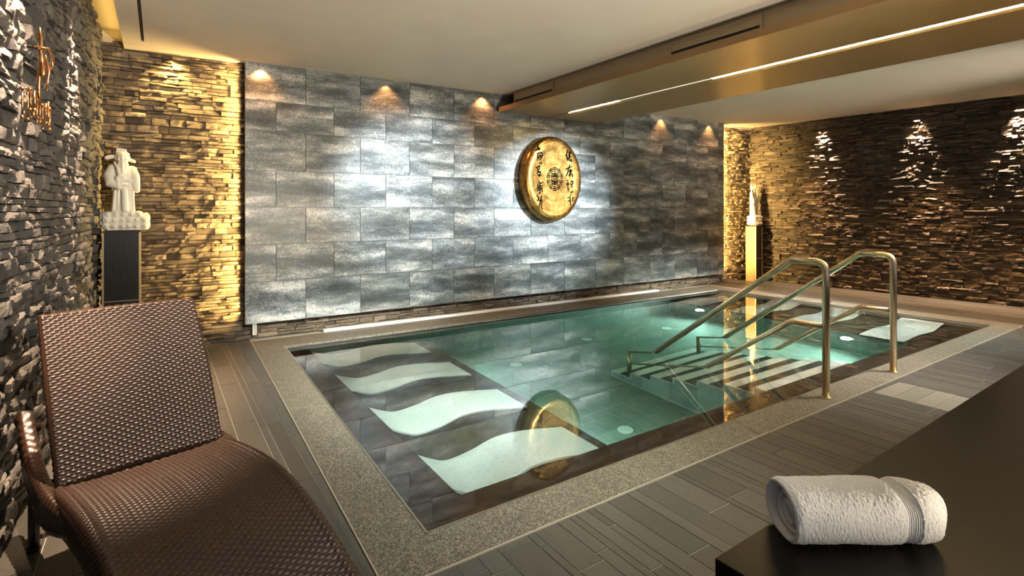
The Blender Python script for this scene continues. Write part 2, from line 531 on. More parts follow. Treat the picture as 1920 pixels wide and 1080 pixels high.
# ------------------------------------------------------------------ floor planks
def floor():
    rg = random.Random(5)
    mb = MB(); tone = []; rnd = []
    mb.quad((-.6, -2.2, -.004), (9.9, -2.2, -.004), (9.9, 1.75, -.004), (-.6, 1.75, -.004), 1)
    mb.quad((-.6, 1.75, -.004), (.80, 1.75, -.004), (.80, 5.9, -.004), (-.6, 5.9, -.004), 1)
    mb.quad((7.65, 1.75, -.004), (9.9, 1.75, -.004), (9.9, 5.9, -.004), (7.65, 5.9, -.004), 1)
    mb.box((-.6, -2.2, -.25), (9.9, 1.75, -.02), 1)
    mb.box((-.6, 1.75, -.25), (.75, 5.9, -.02), 1)
    mb.box((.75, 5.34, -.25), (7.65, 5.9, -.012), 1)
    mb.box((7.65, 1.75, -.25), (9.9, 5.9, -.02), 1)
    tone += [0] * len(mb.f); rnd += [(0, 0, 0)] * len(mb.f)
    g = .0018
    def piece(x0, x1, y0, y1, mi=0):
        if y1 - y0 < .02: return
        n = len(mb.f)
        z = rg.uniform(-.0006, .0006)
        e = .0026
        mb.add([(x0 + g, y0 + e, z), (x1 - g, y0 + e, z), (x1 - g, y1 - e, z), (x0 + g, y1 - e, z),
                (x0 + g, y0 + e, -.003), (x1 - g, y0 + e, -.003), (x1 - g, y1 - e, -.003), (x0 + g, y1 - e, -.003)],
               [(0, 1, 2, 3), (0, 4, 5, 1), (1, 5, 6, 2), (2, 6, 7, 3), (3, 7, 4, 0)], mi)
        k = len(mb.f) - n
        tone.extend([rg.random()] * k); rnd.extend([(rg.uniform(0, 40), rg.uniform(0, 40), 0)] * k)
    # measured strip widths on the left deck, then a random multi-width bond
    xs = [-.6, -.49, -.36, -.25, -.13, -.03, .08, .15, .25, .359, .482, .521, .604, .729]
    while xs[-1] < 9.9:
        xs.append(xs[-1] + rg.choice([.035, .06, .085, .115, .14]))
    for a, b in zip(xs[:-1], xs[1:]):
        xm = (a + b) / 2
        y = -2.2 - rg.uniform(0, .8)
        ends = [-2.2]
        while y < 5.9:
            y += rg.uniform(.45, 1.0) if b - a > .05 else rg.uniform(.7, 1.3)
            ends.append(y)
        ends[-1] = 5.85
        for y0, y1 in zip(ends[:-1], ends[1:]):
            y0 = max(y0, -2.2)
            segs = [(y0, y1)]
            if .735 < xm < 7.70:
                segs = [(y0, min(y1, 1.77))] if y0 < 1.77 else []
            out = []
            for s0, s1 in segs:
                if 4.09 < xm < 4.50:       # the paler landing strip in front of the hand rails
                    if s0 < 1.24: out.append((s0, min(s1, 1.24)))
                    if s1 > 1.70: out.append((max(s0, 1.70), s1))
                else: out.append((s0, s1))
            for s0, s1 in out: piece(a, b, s0, s1)
    for k in range(4):
        piece(4.09, 4.50, 1.24 + k * .115, 1.24 + (k + 1) * .115, 2)
    o = mb.build('floor', [M['floor'], M['grout'], M['patch']])
    face_attr(o, 'tone', 'FLOAT', tone); face_attr(o, 'tilerand', 'FLOAT_VECTOR', rnd)
    struct(o)
floor()

def lerp(a, b, t): return tuple(a[i] + (b[i] - a[i]) * t for i in range(len(a)))

# granite coping, mitred at the corners, with slab joints
def coping():
    mb = MB()
    sides = [(NL, NR, oNL, oNR, [0, .30, .52, .62, .80, 1.]), (NR, BR, oNR, oBR, [0, .5, 1.]),
             (BR, BL, oBR, oBL, [0, .2, .4, .6, .78, .875, .93, 1.]), (BL, NL, oBL, oNL, [0, .52, 1.])]
    for i0, i1, o0, o1, js in sides:
        for t0, t1 in zip(js[:-1], js[1:]):
            L = math.dist(i0, i1); e = .0016 / L
            a, b = lerp(i0, i1, t0 + e), lerp(i0, i1, t1 - e)
            c, d = lerp(o0, o1, t1 - e), lerp(o0, o1, t0 + e)
            mb.prism([d, c, b, a] if False else [a, d, c, b], -.05, .004)
    o = mb.build('trim_1', M['granite'], bevel=.0015, bseg=1)
    bm = bmesh.new(); bm.from_mesh(o.data); bmesh.ops.recalc_face_normals(bm, faces=bm.faces); bm.to_mesh(o.data); bm.free()
    struct(o)
    # pale edge profile outside the granite, steel profile and gutter slit inside
    def ring(name, a, b, z0, z1, mat, sides_=(0, 1, 2, 3)):
        m = MB()
        for k in sides_:
            p, q = a[k], a[(k + 1) % 4]; r, s = b[(k + 1) % 4], b[k]
            m.prism([p, q, r, s], z0, z1)
        bm = bmesh.new(); ob = m.build(name, mat)
        bm.from_mesh(ob.data); bmesh.ops.recalc_face_normals(bm, faces=bm.faces); bm.to_mesh(ob.data); bm.free()
        return struct(ob)
    def inset(c, d):
        (x0, y0), (x1, y1), (x2, y2), (x3, y3) = c
        return [(x0 + d, y0 + d), (x1 - d, y1 + d), (x2 - d, y2 - d), (x3 + d, y3 - d)]
    I = [NL, NR, BR, BL]; Oo = [oNL, oNR, oBR, oBL]
    ring('trim_2', Oo, inset(Oo, -.006), -.01, .0055, M['trimline'])
    ring('trim_3', I, inset(I, .004), -.05, .0065, M['steeltrim'], (0, 1, 3))
    ring('trim_4', inset(I, .004), inset(I, .017), -.06, -.016, M['slit'])
    ring('trim_5', inset(I, .017), inset(I, .021), -.06, -.012, M['steeltrim'], (0, 1, 3))
coping()

# ledge below the stone strip, wash of light put into its white colour
mb = MB(); mb.prism([(1.40, 5.602), (6.4, 5.602), (6.4, 5.66), (1.40, 5.66)], .004, .030)
struct(mb.build('trim_6', M['litledge'], bevel=.004))

# ------------------------------------------------------------------ pool basin
ZW = -.024
ZR, ZS, ZSR, ZF = -.14, -.49, -.30, -1.10
def basin():
    mb = MB()
    xl, yn, xs, xr = 1.165, 2.215, 2.33, 6.205
    I = [NL, NR, BR, BL]
    X0, X1, Y0, Y1 = .84, 7.56, 1.88, 5.262
    # rim (dark shallow shelf) left and near
    mb.box((X0, Y0, -1.3), (xl, Y1, ZR), 1)
    mb.box((xl, Y0, -1.3), (X1, yn, ZR), 1)
    # left and right shelves, floor, far wall, right wall
    mb.box((xl, yn, -1.3), (xs, Y1, ZS), 2)
    mb.box((xr, yn, -1.3), (X1, Y1, ZSR - .006), 0)
    mb.box((xr, yn, ZSR - .006), (X1, Y1, ZSR), 2)
    mb.box((xs, yn, -1.3), (xr, Y1, ZF), 0)
    mb.add([(BL[0] - .1, BL[1], -1.3), (BR[0] + .2, BR[1], -1.3), (BR[0] + .2, BR[1], -.01), (BL[0] - .1, BL[1], -.01),
            (BL[0] - .1, 5.36, -1.3), (BR[0] + .2, 5.36, -1.3), (BR[0] + .2, 5.36, -.01), (BL[0] - .1, 5.36, -.01)],
           [(0, 3, 2, 1), (4, 5, 6, 7), (3, 7, 6, 2), (0, 4, 7, 3), (1, 2, 6, 5)], 0)
    mb.prism([(NR[0], NR[1] - .1), (7.7, NR[1] - .1), (7.7, 5.36), (BR[0], 5.36)], -1.3, -.01, 0)
    mb.prism([(.75, 1.85), (NL[0], 1.85), (BL[0], 5.3), (.75, 5.3)], -1.3, -.01, 1)
    mb.prism([(.75, 1.80), (7.7, 1.80), (NR[0], NR[1]), (NL[0], NL[1])], -1.3, -.01, 1)
    struct(mb.build('pool_basin', [M['pool'], M['rim'], M['shelf']]))
    # light edge profiles along the shelves
    e = MB()
    for a, b in (((xr - .004, yn, ZSR), (xr + .004, 5.236, ZSR + .004)), ((xr - .004, 5.23, ZF), (xr + .004, 5.24, ZSR)),
                 ((xr - .008, yn, ZF), (xr, 5.24, ZF + .008)), ((xl, 5.228, ZS), (7.3, 5.236, ZS + .008))):
        e.box(a, b)
    struct(e.build('trim_7', M['edge']))
basin()
wm = MB(); wm.prism([(NL[0] - .03, NL[1] - .03), (NR[0] + .03, NR[1] - .03), (BR[0] + .03, BR[1] + .03), (BL[0] - .03, BL[1] + .03)], -1.2, ZW)
water = wm.build('pool_water', M['water'])
tag(water, 'still clear green pool water mirroring the tiled wall', 'water', kind='stuff')

# ------------------------------------------------------------------ steps
def steps():
    x0, x1 = 3.67, 4.90
    t = thing('pool_steps', (x0, 2.21, ZF), 'flight of tiled underwater steps with white nosings between the hand rails', 'steps')
    n = 7
    yn = [3.80 - .247 * k for k in range(n)]       # nosings, lowest first
    zt = [ZF + .137 * (k + 1) for k in range(n)]
    yb = 2.205
    prof = [(yb, ZF)]
    prof.append((yn[0], ZF))
    for k in range(n):
        prof.append((yn[k], zt[k]))
        if k < n - 1: prof.append((yn[k + 1], zt[k]))
    prof.append((yb, zt[-1]))
    m = MB(); N = len(prof)
    v = [(x0, y, z) for y, z in prof] + [(x1, y, z) for y, z in prof]
    # side caps as strips under each tread
    for xx, fl in ((x0, False), (x1, True)):
        for k in range(n):
            ya = yn[k]; yc = yn[k + 1] if k < n - 1 else yb
            q = [(xx, ya, ZF), (xx, ya, zt[k]), (xx, yc, zt[k]), (xx, yc, ZF)]
            m.add(q, [(0, 1, 2, 3) if fl else (3, 2, 1, 0)])
    for i in range(1, N - 1):
        m.quad(v[i], v[i + 1], v[N + i + 1], v[N + i], 1 if i % 2 == 0 else 0)
    m.build('step_block', [M['pool'], M['tread']], t)
    for k in range(n):
        s = MB(); s.box((x0, yn[k] - .095, zt[k] - .004), (x1, yn[k] + .002, zt[k] + .003))
        s.build('nosing', M['strip'], t)['label'] = 'white tiled nosing strip'
    e = MB(); w = .005
    for k in range(n):
        e.box((x0 - w, yn[k] - w, (zt[k - 1] if k else ZF)), (x0 + .002, yn[k] + w, zt[k]))
        yc = yn[k + 1] if k < n - 1 else yb
        e.box((x0 - w, yc, zt[k] - w), (x0 + .002, yn[k], zt[k] + .004))
    e.box((x0 - w, yb, ZF), (x0 + .002, yn[0], ZF + .01))
    e.build('edge_profile', M['edge'], t)
steps()

# ------------------------------------------------------------------ hand rails
def fillet(pts, r, n=6):
    out = [Vector(pts[0])]
    for i in range(1, len(pts) - 1):
        p = Vector(pts[i]); a = Vector(pts[i - 1]); b = Vector(pts[i + 1])
        d1 = (a - p).normalized(); d2 = (b - p).normalized()
        rr = min(r, (a - p).length * .45, (b - p).length * .45)
        s, e = p + d1 * rr, p + d2 * rr
        for k in range(n + 1):
            t = k / n
            out.append(s * (1 - t) ** 2 + p * 2 * t * (1 - t) + e * t * t)
    out.append(Vector(pts[-1]))
    return out
def handrail(x, label):
    t = thing('handrail', (x, 1.82, .004), label, 'handrail', 'hand rails of the pool steps')
    m = MB(); m.tube(fillet([(x, 1.82, .004), (x, 1.82, .905), (x, 2.05, .905)], .075, 10), .0235, 20)
    m.tube([(x, 2.04, .905), (x, 2.05, .905), (x, 3.59, -.25)], .0225, 20)
    m.build('upper_rail', M['steel'], t, True)
    m = MB(); m.tube(fillet([(x, 1.83, .475), (x, 2.052, .472), (x, 3.60, -.62)], .02, 3), .019, 18)
    m.build('lower_rail', M['steel'], t, True)
    m = MB(); m.tube([(x, 3.60, ZF + .137), (x, 3.60, -.235)], .0215, 18)
    m.build('foot_post', M['steel'], t, True)
    m = MB(); m.tube([(x, 1.82, .004), (x, 1.82, .012)], .034, 24)
    m.build('base_flange', M['steel'], t, True, bevel=.002)
handrail(3.70, 'steel tube handrail on the side of the steps facing the gong and lounger')
handrail(4.712, 'steel tube handrail on the steps side nearer the far right stone wall')

# ------------------------------------------------------------------ sculpted pool loungers
def smoothcurve(ctrl, n):
    xs = [c[0] for c in ctrl]; zs = [c[1] for c in ctrl]
    out = []
    m = len(ctrl)
    tang = []
    for i in range(m):
        a, b = max(i - 1, 0), min(i + 1, m - 1)
        tang.append((zs[b] - zs[a]) / (xs[b] - xs[a]))
    for k in range(n + 1):
        x = xs[0] + (xs[-1] - xs[0]) * k / n
        i = min(max(j for j in range(m) if xs[j] <= x + 1e-9), m - 2)
        h = xs[i + 1] - xs[i]; t = (x - xs[i]) / h
        z = (2 * t**3 - 3 * t**2 + 1) * zs[i] + (t**3 - 2 * t**2 + t) * h * tang[i] + (-2 * t**3 + 3 * t**2) * zs[i + 1] + (t**3 - t**2) * h * tang[i + 1]
        out.append((x, z))
    return out
def pool_lounger(ctrl, ynear, width, slope, floor_z, label, group):
    prof = smoothcurve(ctrl, 48)
    x0 = prof[0][0]
    t = thing('pool_lounger', (x0, ynear, floor_z), label, 'lounger', group)
    Y = lambda x, s: ynear + s * width + slope * (x - x0)
    b = MB(); th = .028
    zb = [max(floor_z - .002, z - .30) for x, z in prof]
    P = [[(x, Y(x, 0), zb[i]), (x, Y(x, 0), z - th), (x, Y(x, 1), z - th), (x, Y(x, 1), zb[i])] for i, (x, z) in enumerate(prof)]
    b.grid(P); 
    for p, fl in ((P[0], 0), (P[-1], 1)): b.quad(*(p if fl else p[::-1]))
    bo = b.build('lounger_base', M['lounger_side'], t)
    bo['label'] = 'dark tiled base'
    m = MB(); ov = .012
    yy = lambda x, s: Y(x, s) + (ov if s else -ov)
    T = [[(x, yy(x, 0), z - th), (x, yy(x, 0), z), (x, yy(x, .5), z), (x, yy(x, 1), z), (x, yy(x, 1), z - th)] for x, z in prof]
    m.grid(T); m.quad(*[T[0][k] for k in (4, 3, 1, 0)]); m.quad(*[T[-1][k] for k in (0, 1, 3, 4)])
    m.build('reclining_surface', M['white_tile'], t)['label'] = 'white wave-shaped mosaic surface'
    j = MB(); rg = random.Random(2)
    for k in range(2, 47, 2):
        x, z = prof[k]
        dz = (prof[k + 1][1] - prof[k - 1][1]) / (prof[k + 1][0] - prof[k - 1][0])
        for q in range(6):
            s = (q + .5 + (.25 if (k // 2) % 2 else -.25)) / 6
            y = Y(x, s); r = .0026
            j.add([(x + r * math.cos(a), y + r * math.sin(a), z + .0012 + dz * r * math.cos(a)) for a in [i * PI / 3 for i in range(6)]], [(0, 1, 2, 3, 4, 5)])
    j.build('air_jets', M['jet'], t)['kind'] = 'stuff'
    return t
LP = [(1.165, -.20), (1.28, -.335), (1.375, -.41), (1.53, -.375), (1.70, -.285), (1.89, -.295), (2.21, -.41)]
wl = ['white wave-shaped lounger in the pool nearest the wicker chair, gong mirrored on it',
      'white underwater lounger second from the near coping, on the left shelf of the pool',
      'white underwater lounger third from the near coping, on the left shelf of the pool',
      'white underwater lounger of the left shelf closest to the tiled wall']
for k, y in enumerate((2.39, 3.20, 4.02, 4.82)):
    pool_lounger(LP, y, .385, -.03, ZS, wl[k], 'loungers on the left pool shelf')
RP = [(6.195, -.215), (6.45, -.165), (6.66, -.16), (6.90, -.235), (7.08, -.245), (7.25, -.15), (7.40, -.05)]
wr = ['pale blue-white underwater lounger beyond the rails, nearest the right end of the coping',
      'white underwater lounger seen between the two hand rail posts, above the bright lamp',
      'white underwater lounger on the right shelf crossed by the reflected pedestal',
      'white underwater lounger on the right shelf closest to the tiled wall, above a bright lamp']
for k, y in enumerate((2.31, 3.12, 3.88, 4.70)):
    q = (1., .985, .95, .92)[k]
    pool_lounger([(6.195 + (x - 6.195) * q, z) for x, z in RP], y, .385, .05, ZSR, wr[k], 'loungers on the right pool shelf')

# underwater lamps in the risers, white floor inlets
def pool_lamp(x, y, z, d, label):
    t = thing('pool_lamp', (x, y, z), label, 'light', 'lit lamps in the shelf riser')
    m = MB(); m.tube([(x, y, z), (x + d * .012, y, z)], .075, 28); m.build('lamp_ring', M['steeltrim'], t, bevel=.003)
    m = MB(); m.tube([(x + d * .005, y, z), (x + d * .018, y, z)], .052, 24); m.build('lens', M['lamp'], t)
pool_lamp(6.205, 4.70, -.52, -1, 'glaring round underwater lamp in the riser near the tiled wall')
pool_lamp(6.205, 2.83, -.52, -1, 'glaring round underwater lamp seen between the two hand rail posts')
fl = ['white disc on the pool floor beside the second left lounger', 'white disc on the pool floor beyond the near left lounger, right of the mirrored gong',
      'white disc on the pool floor behind the upper handrail near the lit lamp', 'faint white disc on the pool floor close under the tiled wall, mid pool']
d0 = None
for k, (x, y) in enumerate(((3.07, 4.58), (2.99, 2.95), (5.44, 4.64), (4.27, 4.85))):
    if d0 is None:
        m = MB(); m.disc((x, y, ZF), .062, 28, 'z', .008)
        d0 = m.build('floor_inlet', M['disc'], None, origin=(x, y, ZF), bevel=.002); o = d0
    else:
        o = d0.copy(); COL.objects.link(o); o.location = (x, y, ZF)
    tag(o, fl[k], 'floor inlet', 'white discs on the pool floor')

# ------------------------------------------------------------------ ceiling, cove, bulkhead beam
def ceiling():
    m = MB()
    def slab(x0, x1, y0, y1, th=.12):
        za, zb = zc(x0), zc(x1)
        m.add([(x0, y0, za), (x1, y0, zb), (x1, y1, zb), (x0, y1, za), (x0, y0, za + th), (x1, y0, zb + th), (x1, y1, zb + th), (x0, y1, za + th)],
              [(0, 3, 2, 1), (4, 5, 6, 7), (0, 1, 5, 4), (1, 2, 6, 5), (2, 3, 7, 6), (3, 0, 4, 7)])
    # left field in front of and behind the shadow line, with the linear diffuser slot cut out
    slab(-.255, -.127, -2.2, 5.53); slab(-.105, 3.66, -2.2, 5.562); slab(-.127, -.105, 5.43, 5.53)
    slab(-.255, -.105, 5.53, 5.562)
    slab(-.255, 3.66, 5.568, 5.80)
    slab(5.0, 9.7, -2.2, 5.80)
    m.box((3.66, 5.725, 2.70), (9.7, 5.95, 2.92))
    struct(m.build('ceiling', M['plaster']))
    c = MB()                                       # raised cove over the left wall
    c.box((-.70, -2.2, 2.80), (-.15, 5.85, 2.90))
    c.box((-.46, 5.735, 2.69), (-.20, 5.80, 2.82))
    c.box((-.105, -2.2, 2.76), (3.7, 5.8, 2.80))
    struct(c.build('trim_8', M['cove']))
    b = MB()
    bx0, bx1, byb = 3.475, 5.075, 5.535
    sx0, sx1 = 4.2335, 4.2765
    for xa, xb, xc in ((bx0, sx0 - .035, sx0), (bx1, sx1 + .035, sx1)):   # soffit; splayed lip added to spread a glow beside the strip
        pr = [(xa, 2.452), (xb, 2.452), (xc, 2.466), (xc, 2.50), (xa, 2.50)]
        v = [(x, -2.2, z) for x, z in pr] + [(x, byb, z) for x, z in pr]
        fc = [(i, (i + 1) % 5, 5 + (i + 1) % 5, 5 + i) for i in range(5)] + [(4, 3, 2, 1, 0), (5, 6, 7, 8, 9)]
        if xa > xc: fc = [f[::-1] for f in fc]
        b.add(v, [f[::-1] for f in fc])
    b.box((sx0, 5.15, 2.452), (sx1, byb, 2.50))
    struct(b.build('ceiling_beam', M['beam']))
    e = MB()
    e.box((bx0 - .012, -2.2, 2.450), (bx0, byb + .008, 2.505)); e.box((bx0, byb, 2.450), (bx1, byb + .008, 2.505))
    e.box((bx0, -2.2, 2.5), (bx1, byb, 2.505))
    struct(e.build('trim_9', M['bronze_edge']))
    f = MB(); f.box((3.63, -2.2, 2.505), (3.66, 5.50, 2.70)); f.box((4.98, -2.2, 2.505), (5.02, 5.50, 2.72)); f.box((3.63, 5.47, 2.505), (5.02, 5.50, 2.72))
    struct(f.build('trim_10', M['fascia']))
    d = MB(); d.box((3.66, 5.50, 2.69), (5.0, 5.80, 2.78)); struct(d.build('ceiling_shade_panel', M['black']))  # black panel painted in for the dark gap behind the beam end
ceiling()
def strip(y0, y1, mat, name, label, half):
    t = thing(name, (4.255, y1, 2.47), label, 'strip light', 'strip lights let into the bronze beam')
    m = MB(); m.box((4.255 - half, y0, 2.462), (4.255 + half, y1, 2.470)); m.build('diffuser', mat, t)
    m = MB(); m.box((4.2336, y0, 2.470), (4.2764, y1, 2.50)); m.build('channel', M['steeltrim'], t)
strip(-2.15, 3.10, M['led'], 'strip_light', 'long bright warm strip light along the bronze beam', .020)
strip(3.105, 4.30, M['led_dim'], 'strip_light', 'thin dim middle strip light between the bright ones in the beam', .008)
strip(4.305, 5.12, M['led'], 'strip_light', 'short bright strip light at the gong end of the beam', .016)

# air vents
t = thing('air_vent', (-.116, 5.43, 2.66), 'black linear slot vent in the beige ceiling above the left stone wall', 'vent')
m = MB(); m.box((-.1265, -2.2, 2.676), (-.1055, 5.4295, 2.70)); m.build('slot', M['black'], t)
m = MB(); m.box((-.1195, -2.2, 2.668), (-.1125, 5.4295, 2.676)); m.build('blade', M['frame'], t)
def vent(y0, y1, label):
    t = thing('air_vent', (3.63, (y0 + y1) / 2, 2.60), label, 'vent', 'vents in the side of the beam')
    m = MB()
    x = 3.63
    for a, b in (((x - .014, y0, 2.645), (x, y1, 2.668)), ((x - .014, y0, 2.548), (x, y1, 2.565)), ((x - .014, y0, 2.565), (x, y0 + .02, 2.645)), ((x - .014, y1 - .02, 2.565), (x, y1, 2.645))): m.box(a, b)
    m.build('vent_frame', M['fascia'], t, bevel=.002)
    m = MB(); m.box((x - .004, y0 + .02, 2.565), (x - .001, y1 - .02, 2.645)); m.build('slot', M['black'], t)
    m = MB()
    for z in (2.588,):
        m.box((x - .011, y0 + .02, z), (x - .004, y1 - .02, z + .057))
    m.build('blade', M['fascia'], t)
vent(2.22, 3.06, 'long beige slot vent on the beam side near the middle of the ceiling')
vent(4.66, 5.45, 'short beige slot vent on the beam side at the tiled wall end')

# ------------------------------------------------------------------ gong
GX, GZ, GYF, GRX, GRZ = 4.27, 1.655, 5.462, .475, .557
LEFT = [[(4.006,2.066),(3.996,2.037),(4.006,2.005),(4.031,2.031)],[(3.956,1.995),(3.981,2.016),(4.036,2.048)],[(3.991,1.98),(3.996,1.891)],[(3.996,1.964),(4.041,1.983),(4.07,1.976),(4.072,1.944),(4.041,1.893),(4.021,1.896)],[(4.011,1.94),(4.041,1.954),(4.046,1.934),(4.016,1.912),(4.011,1.928)],[(4.016,1.843),(4.057,1.857),(4.051,1.828)],[(3.961,1.784),(3.991,1.793),(4.031,1.819),(4.021,1.762)],[(3.981,1.776),(4.011,1.761),(3.996,1.736),(4.031,1.738)],[(3.986,1.72),(4.016,1.729),(4.046,1.742),(4.041,1.706),(4.006,1.688),(3.991,1.712)],[(4.006,1.684),(4.057,1.69)],[(4.016,1.623),(4.031,1.583),(4.087,1.609)],[(3.996,1.582),(4.001,1.525)],[(4.031,1.591),(4.036,1.469)],[(3.976,1.517),(4.021,1.542),(4.087,1.568)],[(3.981,1.493),(4.031,1.518),(4.082,1.544)],[(4.016,1.453),(4.031,1.485)],[(4.057,1.535),(4.072,1.486)],[(3.981,1.436),(4.021,1.396),(3.981,1.363)],[(4.062,1.437),(4.041,1.372),(4.001,1.257)],[(4.016,1.371),(4.072,1.38),(4.041,1.306),(4.062,1.258)]]
RIGHT = [[(4.48,2.047),(4.469,1.994),(4.448,1.96)],[(4.464,1.993),(4.48,1.889)],[(4.495,2.019),(4.527,2.013),(4.511,1.98),(4.49,1.962)],[(4.49,1.995),(4.543,2.006)],[(4.516,2.029),(4.511,1.923)],[(4.495,1.946),(4.543,1.957)],[(4.485,1.938),(4.516,1.899),(4.564,1.897)],[(4.527,1.932),(4.548,1.909)],[(4.522,1.85),(4.511,1.817)],[(4.448,1.782),(4.506,1.809),(4.553,1.827)],[(4.501,1.809),(4.49,1.743),(4.459,1.694)],[(4.516,1.785),(4.548,1.782),(4.543,1.745)],[(4.506,1.76),(4.564,1.767)],[(4.527,1.794),(4.527,1.688)],[(4.506,1.703),(4.522,1.72)],[(4.537,1.737),(4.574,1.706)],[(4.558,1.73),(4.569,1.681)],[(4.464,1.637),(4.501,1.64)],[(4.469,1.605),(4.474,1.581),(4.501,1.581),(4.501,1.614),(4.469,1.605)],[(4.48,1.565),(4.501,1.525),(4.49,1.492)],[(4.537,1.623),(4.569,1.636),(4.579,1.616),(4.543,1.566),(4.537,1.623)],[(4.548,1.566),(4.569,1.551)],[(4.532,1.493),(4.553,1.481),(4.574,1.51)],[(4.532,1.452),(4.539,1.44)],[(4.474,1.411),(4.506,1.419)],[(4.495,1.37),(4.527,1.379)],[(4.522,1.436),(4.525,1.305)],[(4.574,1.428),(4.553,1.363)],[(4.516,1.265),(4.537,1.289)]]
def gong():
    t = thing('gong', (GX, 5.63, GZ), 'large round brass gong with black calligraphy hung on the tiled wall', 'gong')
    prof = [(0, .012), (.25, .014), (.5, .012), (.72, .006), (.84, 0.), (.90, .004), (.945, .016), (.975, .034), (.993, .060), (1., .09), (1., .125), (.985, .150), (.94, .160), (.0, .160)]
    m = MB(); n = 96
    vs = []
    for r, d in prof:
        for k in range(n):
            a = 2 * PI * k / n
            vs.append((GX + GRX * max(r, .001) * math.cos(a), GYF + d, GZ + GRZ * max(r, .001) * math.sin(a)))
    fs = [(i * n + k, i * n + (k + 1) % n, (i + 1) * n + (k + 1) % n, (i + 1) * n + k) for i in range(len(prof) - 1) for k in range(n)]
    m.add(vs, [f[::-1] for f in fs])
    m.build('disc', M['gong'], t, True)
    for s in (-1, 1):
        m = MB(); m.tube([(GX + s * .12, 5.6, GZ + .3), (GX + s * .12, 5.6315, GZ + .3)], .02, 12)
        m.build('wall_bracket', M['frame'], t)
    yk = lambda x, z: GYF + float(np.interp(math.hypot((x - GX) / GRX, (z - GZ) / GRZ), [p[0] for p in prof[:-3]], [p[1] for p in prof[:-3]])) - .0022
    def stroke(mb, pts, w0):
        # brush stroke: smooth the polyline and taper it
        P = [Vector((x, z)) for x, z in pts]
        for _ in range(2):
            Q = [P[0]]
            for a, b in zip(P[:-1], P[1:]): Q += [a * .75 + b * .25, a * .25 + b * .75]
            Q.append(P[-1]); P = Q
        n = len(P); top = []; bot = []
        for i, p in enumerate(P):
            d = (P[min(i + 1, n - 1)] - P[max(i - 1, 0)]); d = d.normalized() if d.length > 1e-6 else Vector((1, 0))
            q = Vector((-d.y, d.x)); u = i / (n - 1)
            w = w0 * (.35 + .75 * math.sin(PI * min(1, u * .75 + .18)))
            top.append(p + q * w); bot.append(p - q * w)
        v = [(p.x, yk(p.x, p.y), p.y) for p in top] + [(p.x, yk(p.x, p.y), p.y) for p in bot]
        mb.add(v, [(i, i + 1, n + i + 1, n + i) for i in range(n - 1)])
    def chars(groups, strokes):
        k = 0
        for cnt in groups:
            mb = MB()
            for s in strokes[k:k + cnt]: stroke(mb, s, .0082)
            k += cnt
            mb.build('calligraphy_character', M['ink'], t)['label'] = 'black brush-written character'
    chars((5, 5, 7, 3), LEFT); chars((8, 9, 6, 6), RIGHT)
    # round longevity emblem
    mb = MB(); cx, cz = 4.274, 1.654; sx = .853
    def seg(pts, w=.0052):
        w *= 1.4
        stroke_pts = [(cx + x * sx, cz + z) for x, z in pts]
        P = [Vector(p) for p in stroke_pts]; n = len(P); top = []; bot = []
        for i, p in enumerate(P):
            d = (P[min(i + 1, n - 1)] - P[max(i - 1, 0)]).normalized(); q = Vector((-d.y, d.x))
            top.append(p + q * w); bot.append(p - q * w)
        v = [(p.x, yk(p.x, p.y), p.y) for p in top] + [(p.x, yk(p.x, p.y), p.y) for p in bot]
        mb.add(v, [(i, i + 1, n + i + 1, n + i) for i in range(n - 1)])
    arc = lambda r, a0, a1, n=16: [(r * math.cos(math.radians(a0 + (a1 - a0) * k / n)), r * math.sin(math.radians(a0 + (a1 - a0) * k / n))) for k in range(n + 1)]
    R1 = .073
    seg(arc(R1, 25, 155)); seg(arc(R1, 205, 335))
    for z in (.030, -.030): seg([(-.067, z), (.067, z)])
    seg([(0, .030), (0, .073)]); seg([(0, -.030), (0, -.073)])
    for s in (-1, 1):
        seg([(s * .030, .030), (s * .030, .014), (s * .068, .014), (s * .068, -.014), (s * .030, -.014), (s * .030, -.030)], .0045)
        for q in (-1, 1): seg([(s * .016, q * .038), (s * .016, q * .056), (s * .034, q * .044), (s * .016, q * .038)], .004)
    seg([(-.022, .008), (.022, .008), (.022, -.008), (-.022, -.008), (-.022, .008)], .0035)
    for k in range(10):
        a = math.radians(90 + 36 * k)
        def loc(pts):
            out = []
            for u, v in pts:
                r = .112 + v; th = a + u / .112
                out.append((r * math.cos(th), r * math.sin(th)))
            return out
        for s in (-1, 1):
            seg(loc([(0, .034), (s * .010, .040), (s * .024, .034), (s * .028, .018), (s * .018, .008), (s * .010, .014)]), .0045)
            seg(loc([(s * .006, -.006), (s * .016, -.014), (s * .024, -.006)]), .004)
        seg(loc([(0, .030), (0, .004)]), .0055)
        seg(loc([(-.004, -.020), (.004, -.014)]), .006)
    mb.build('emblem', M['ink'], t)['label'] = 'round black longevity emblem'
gong()

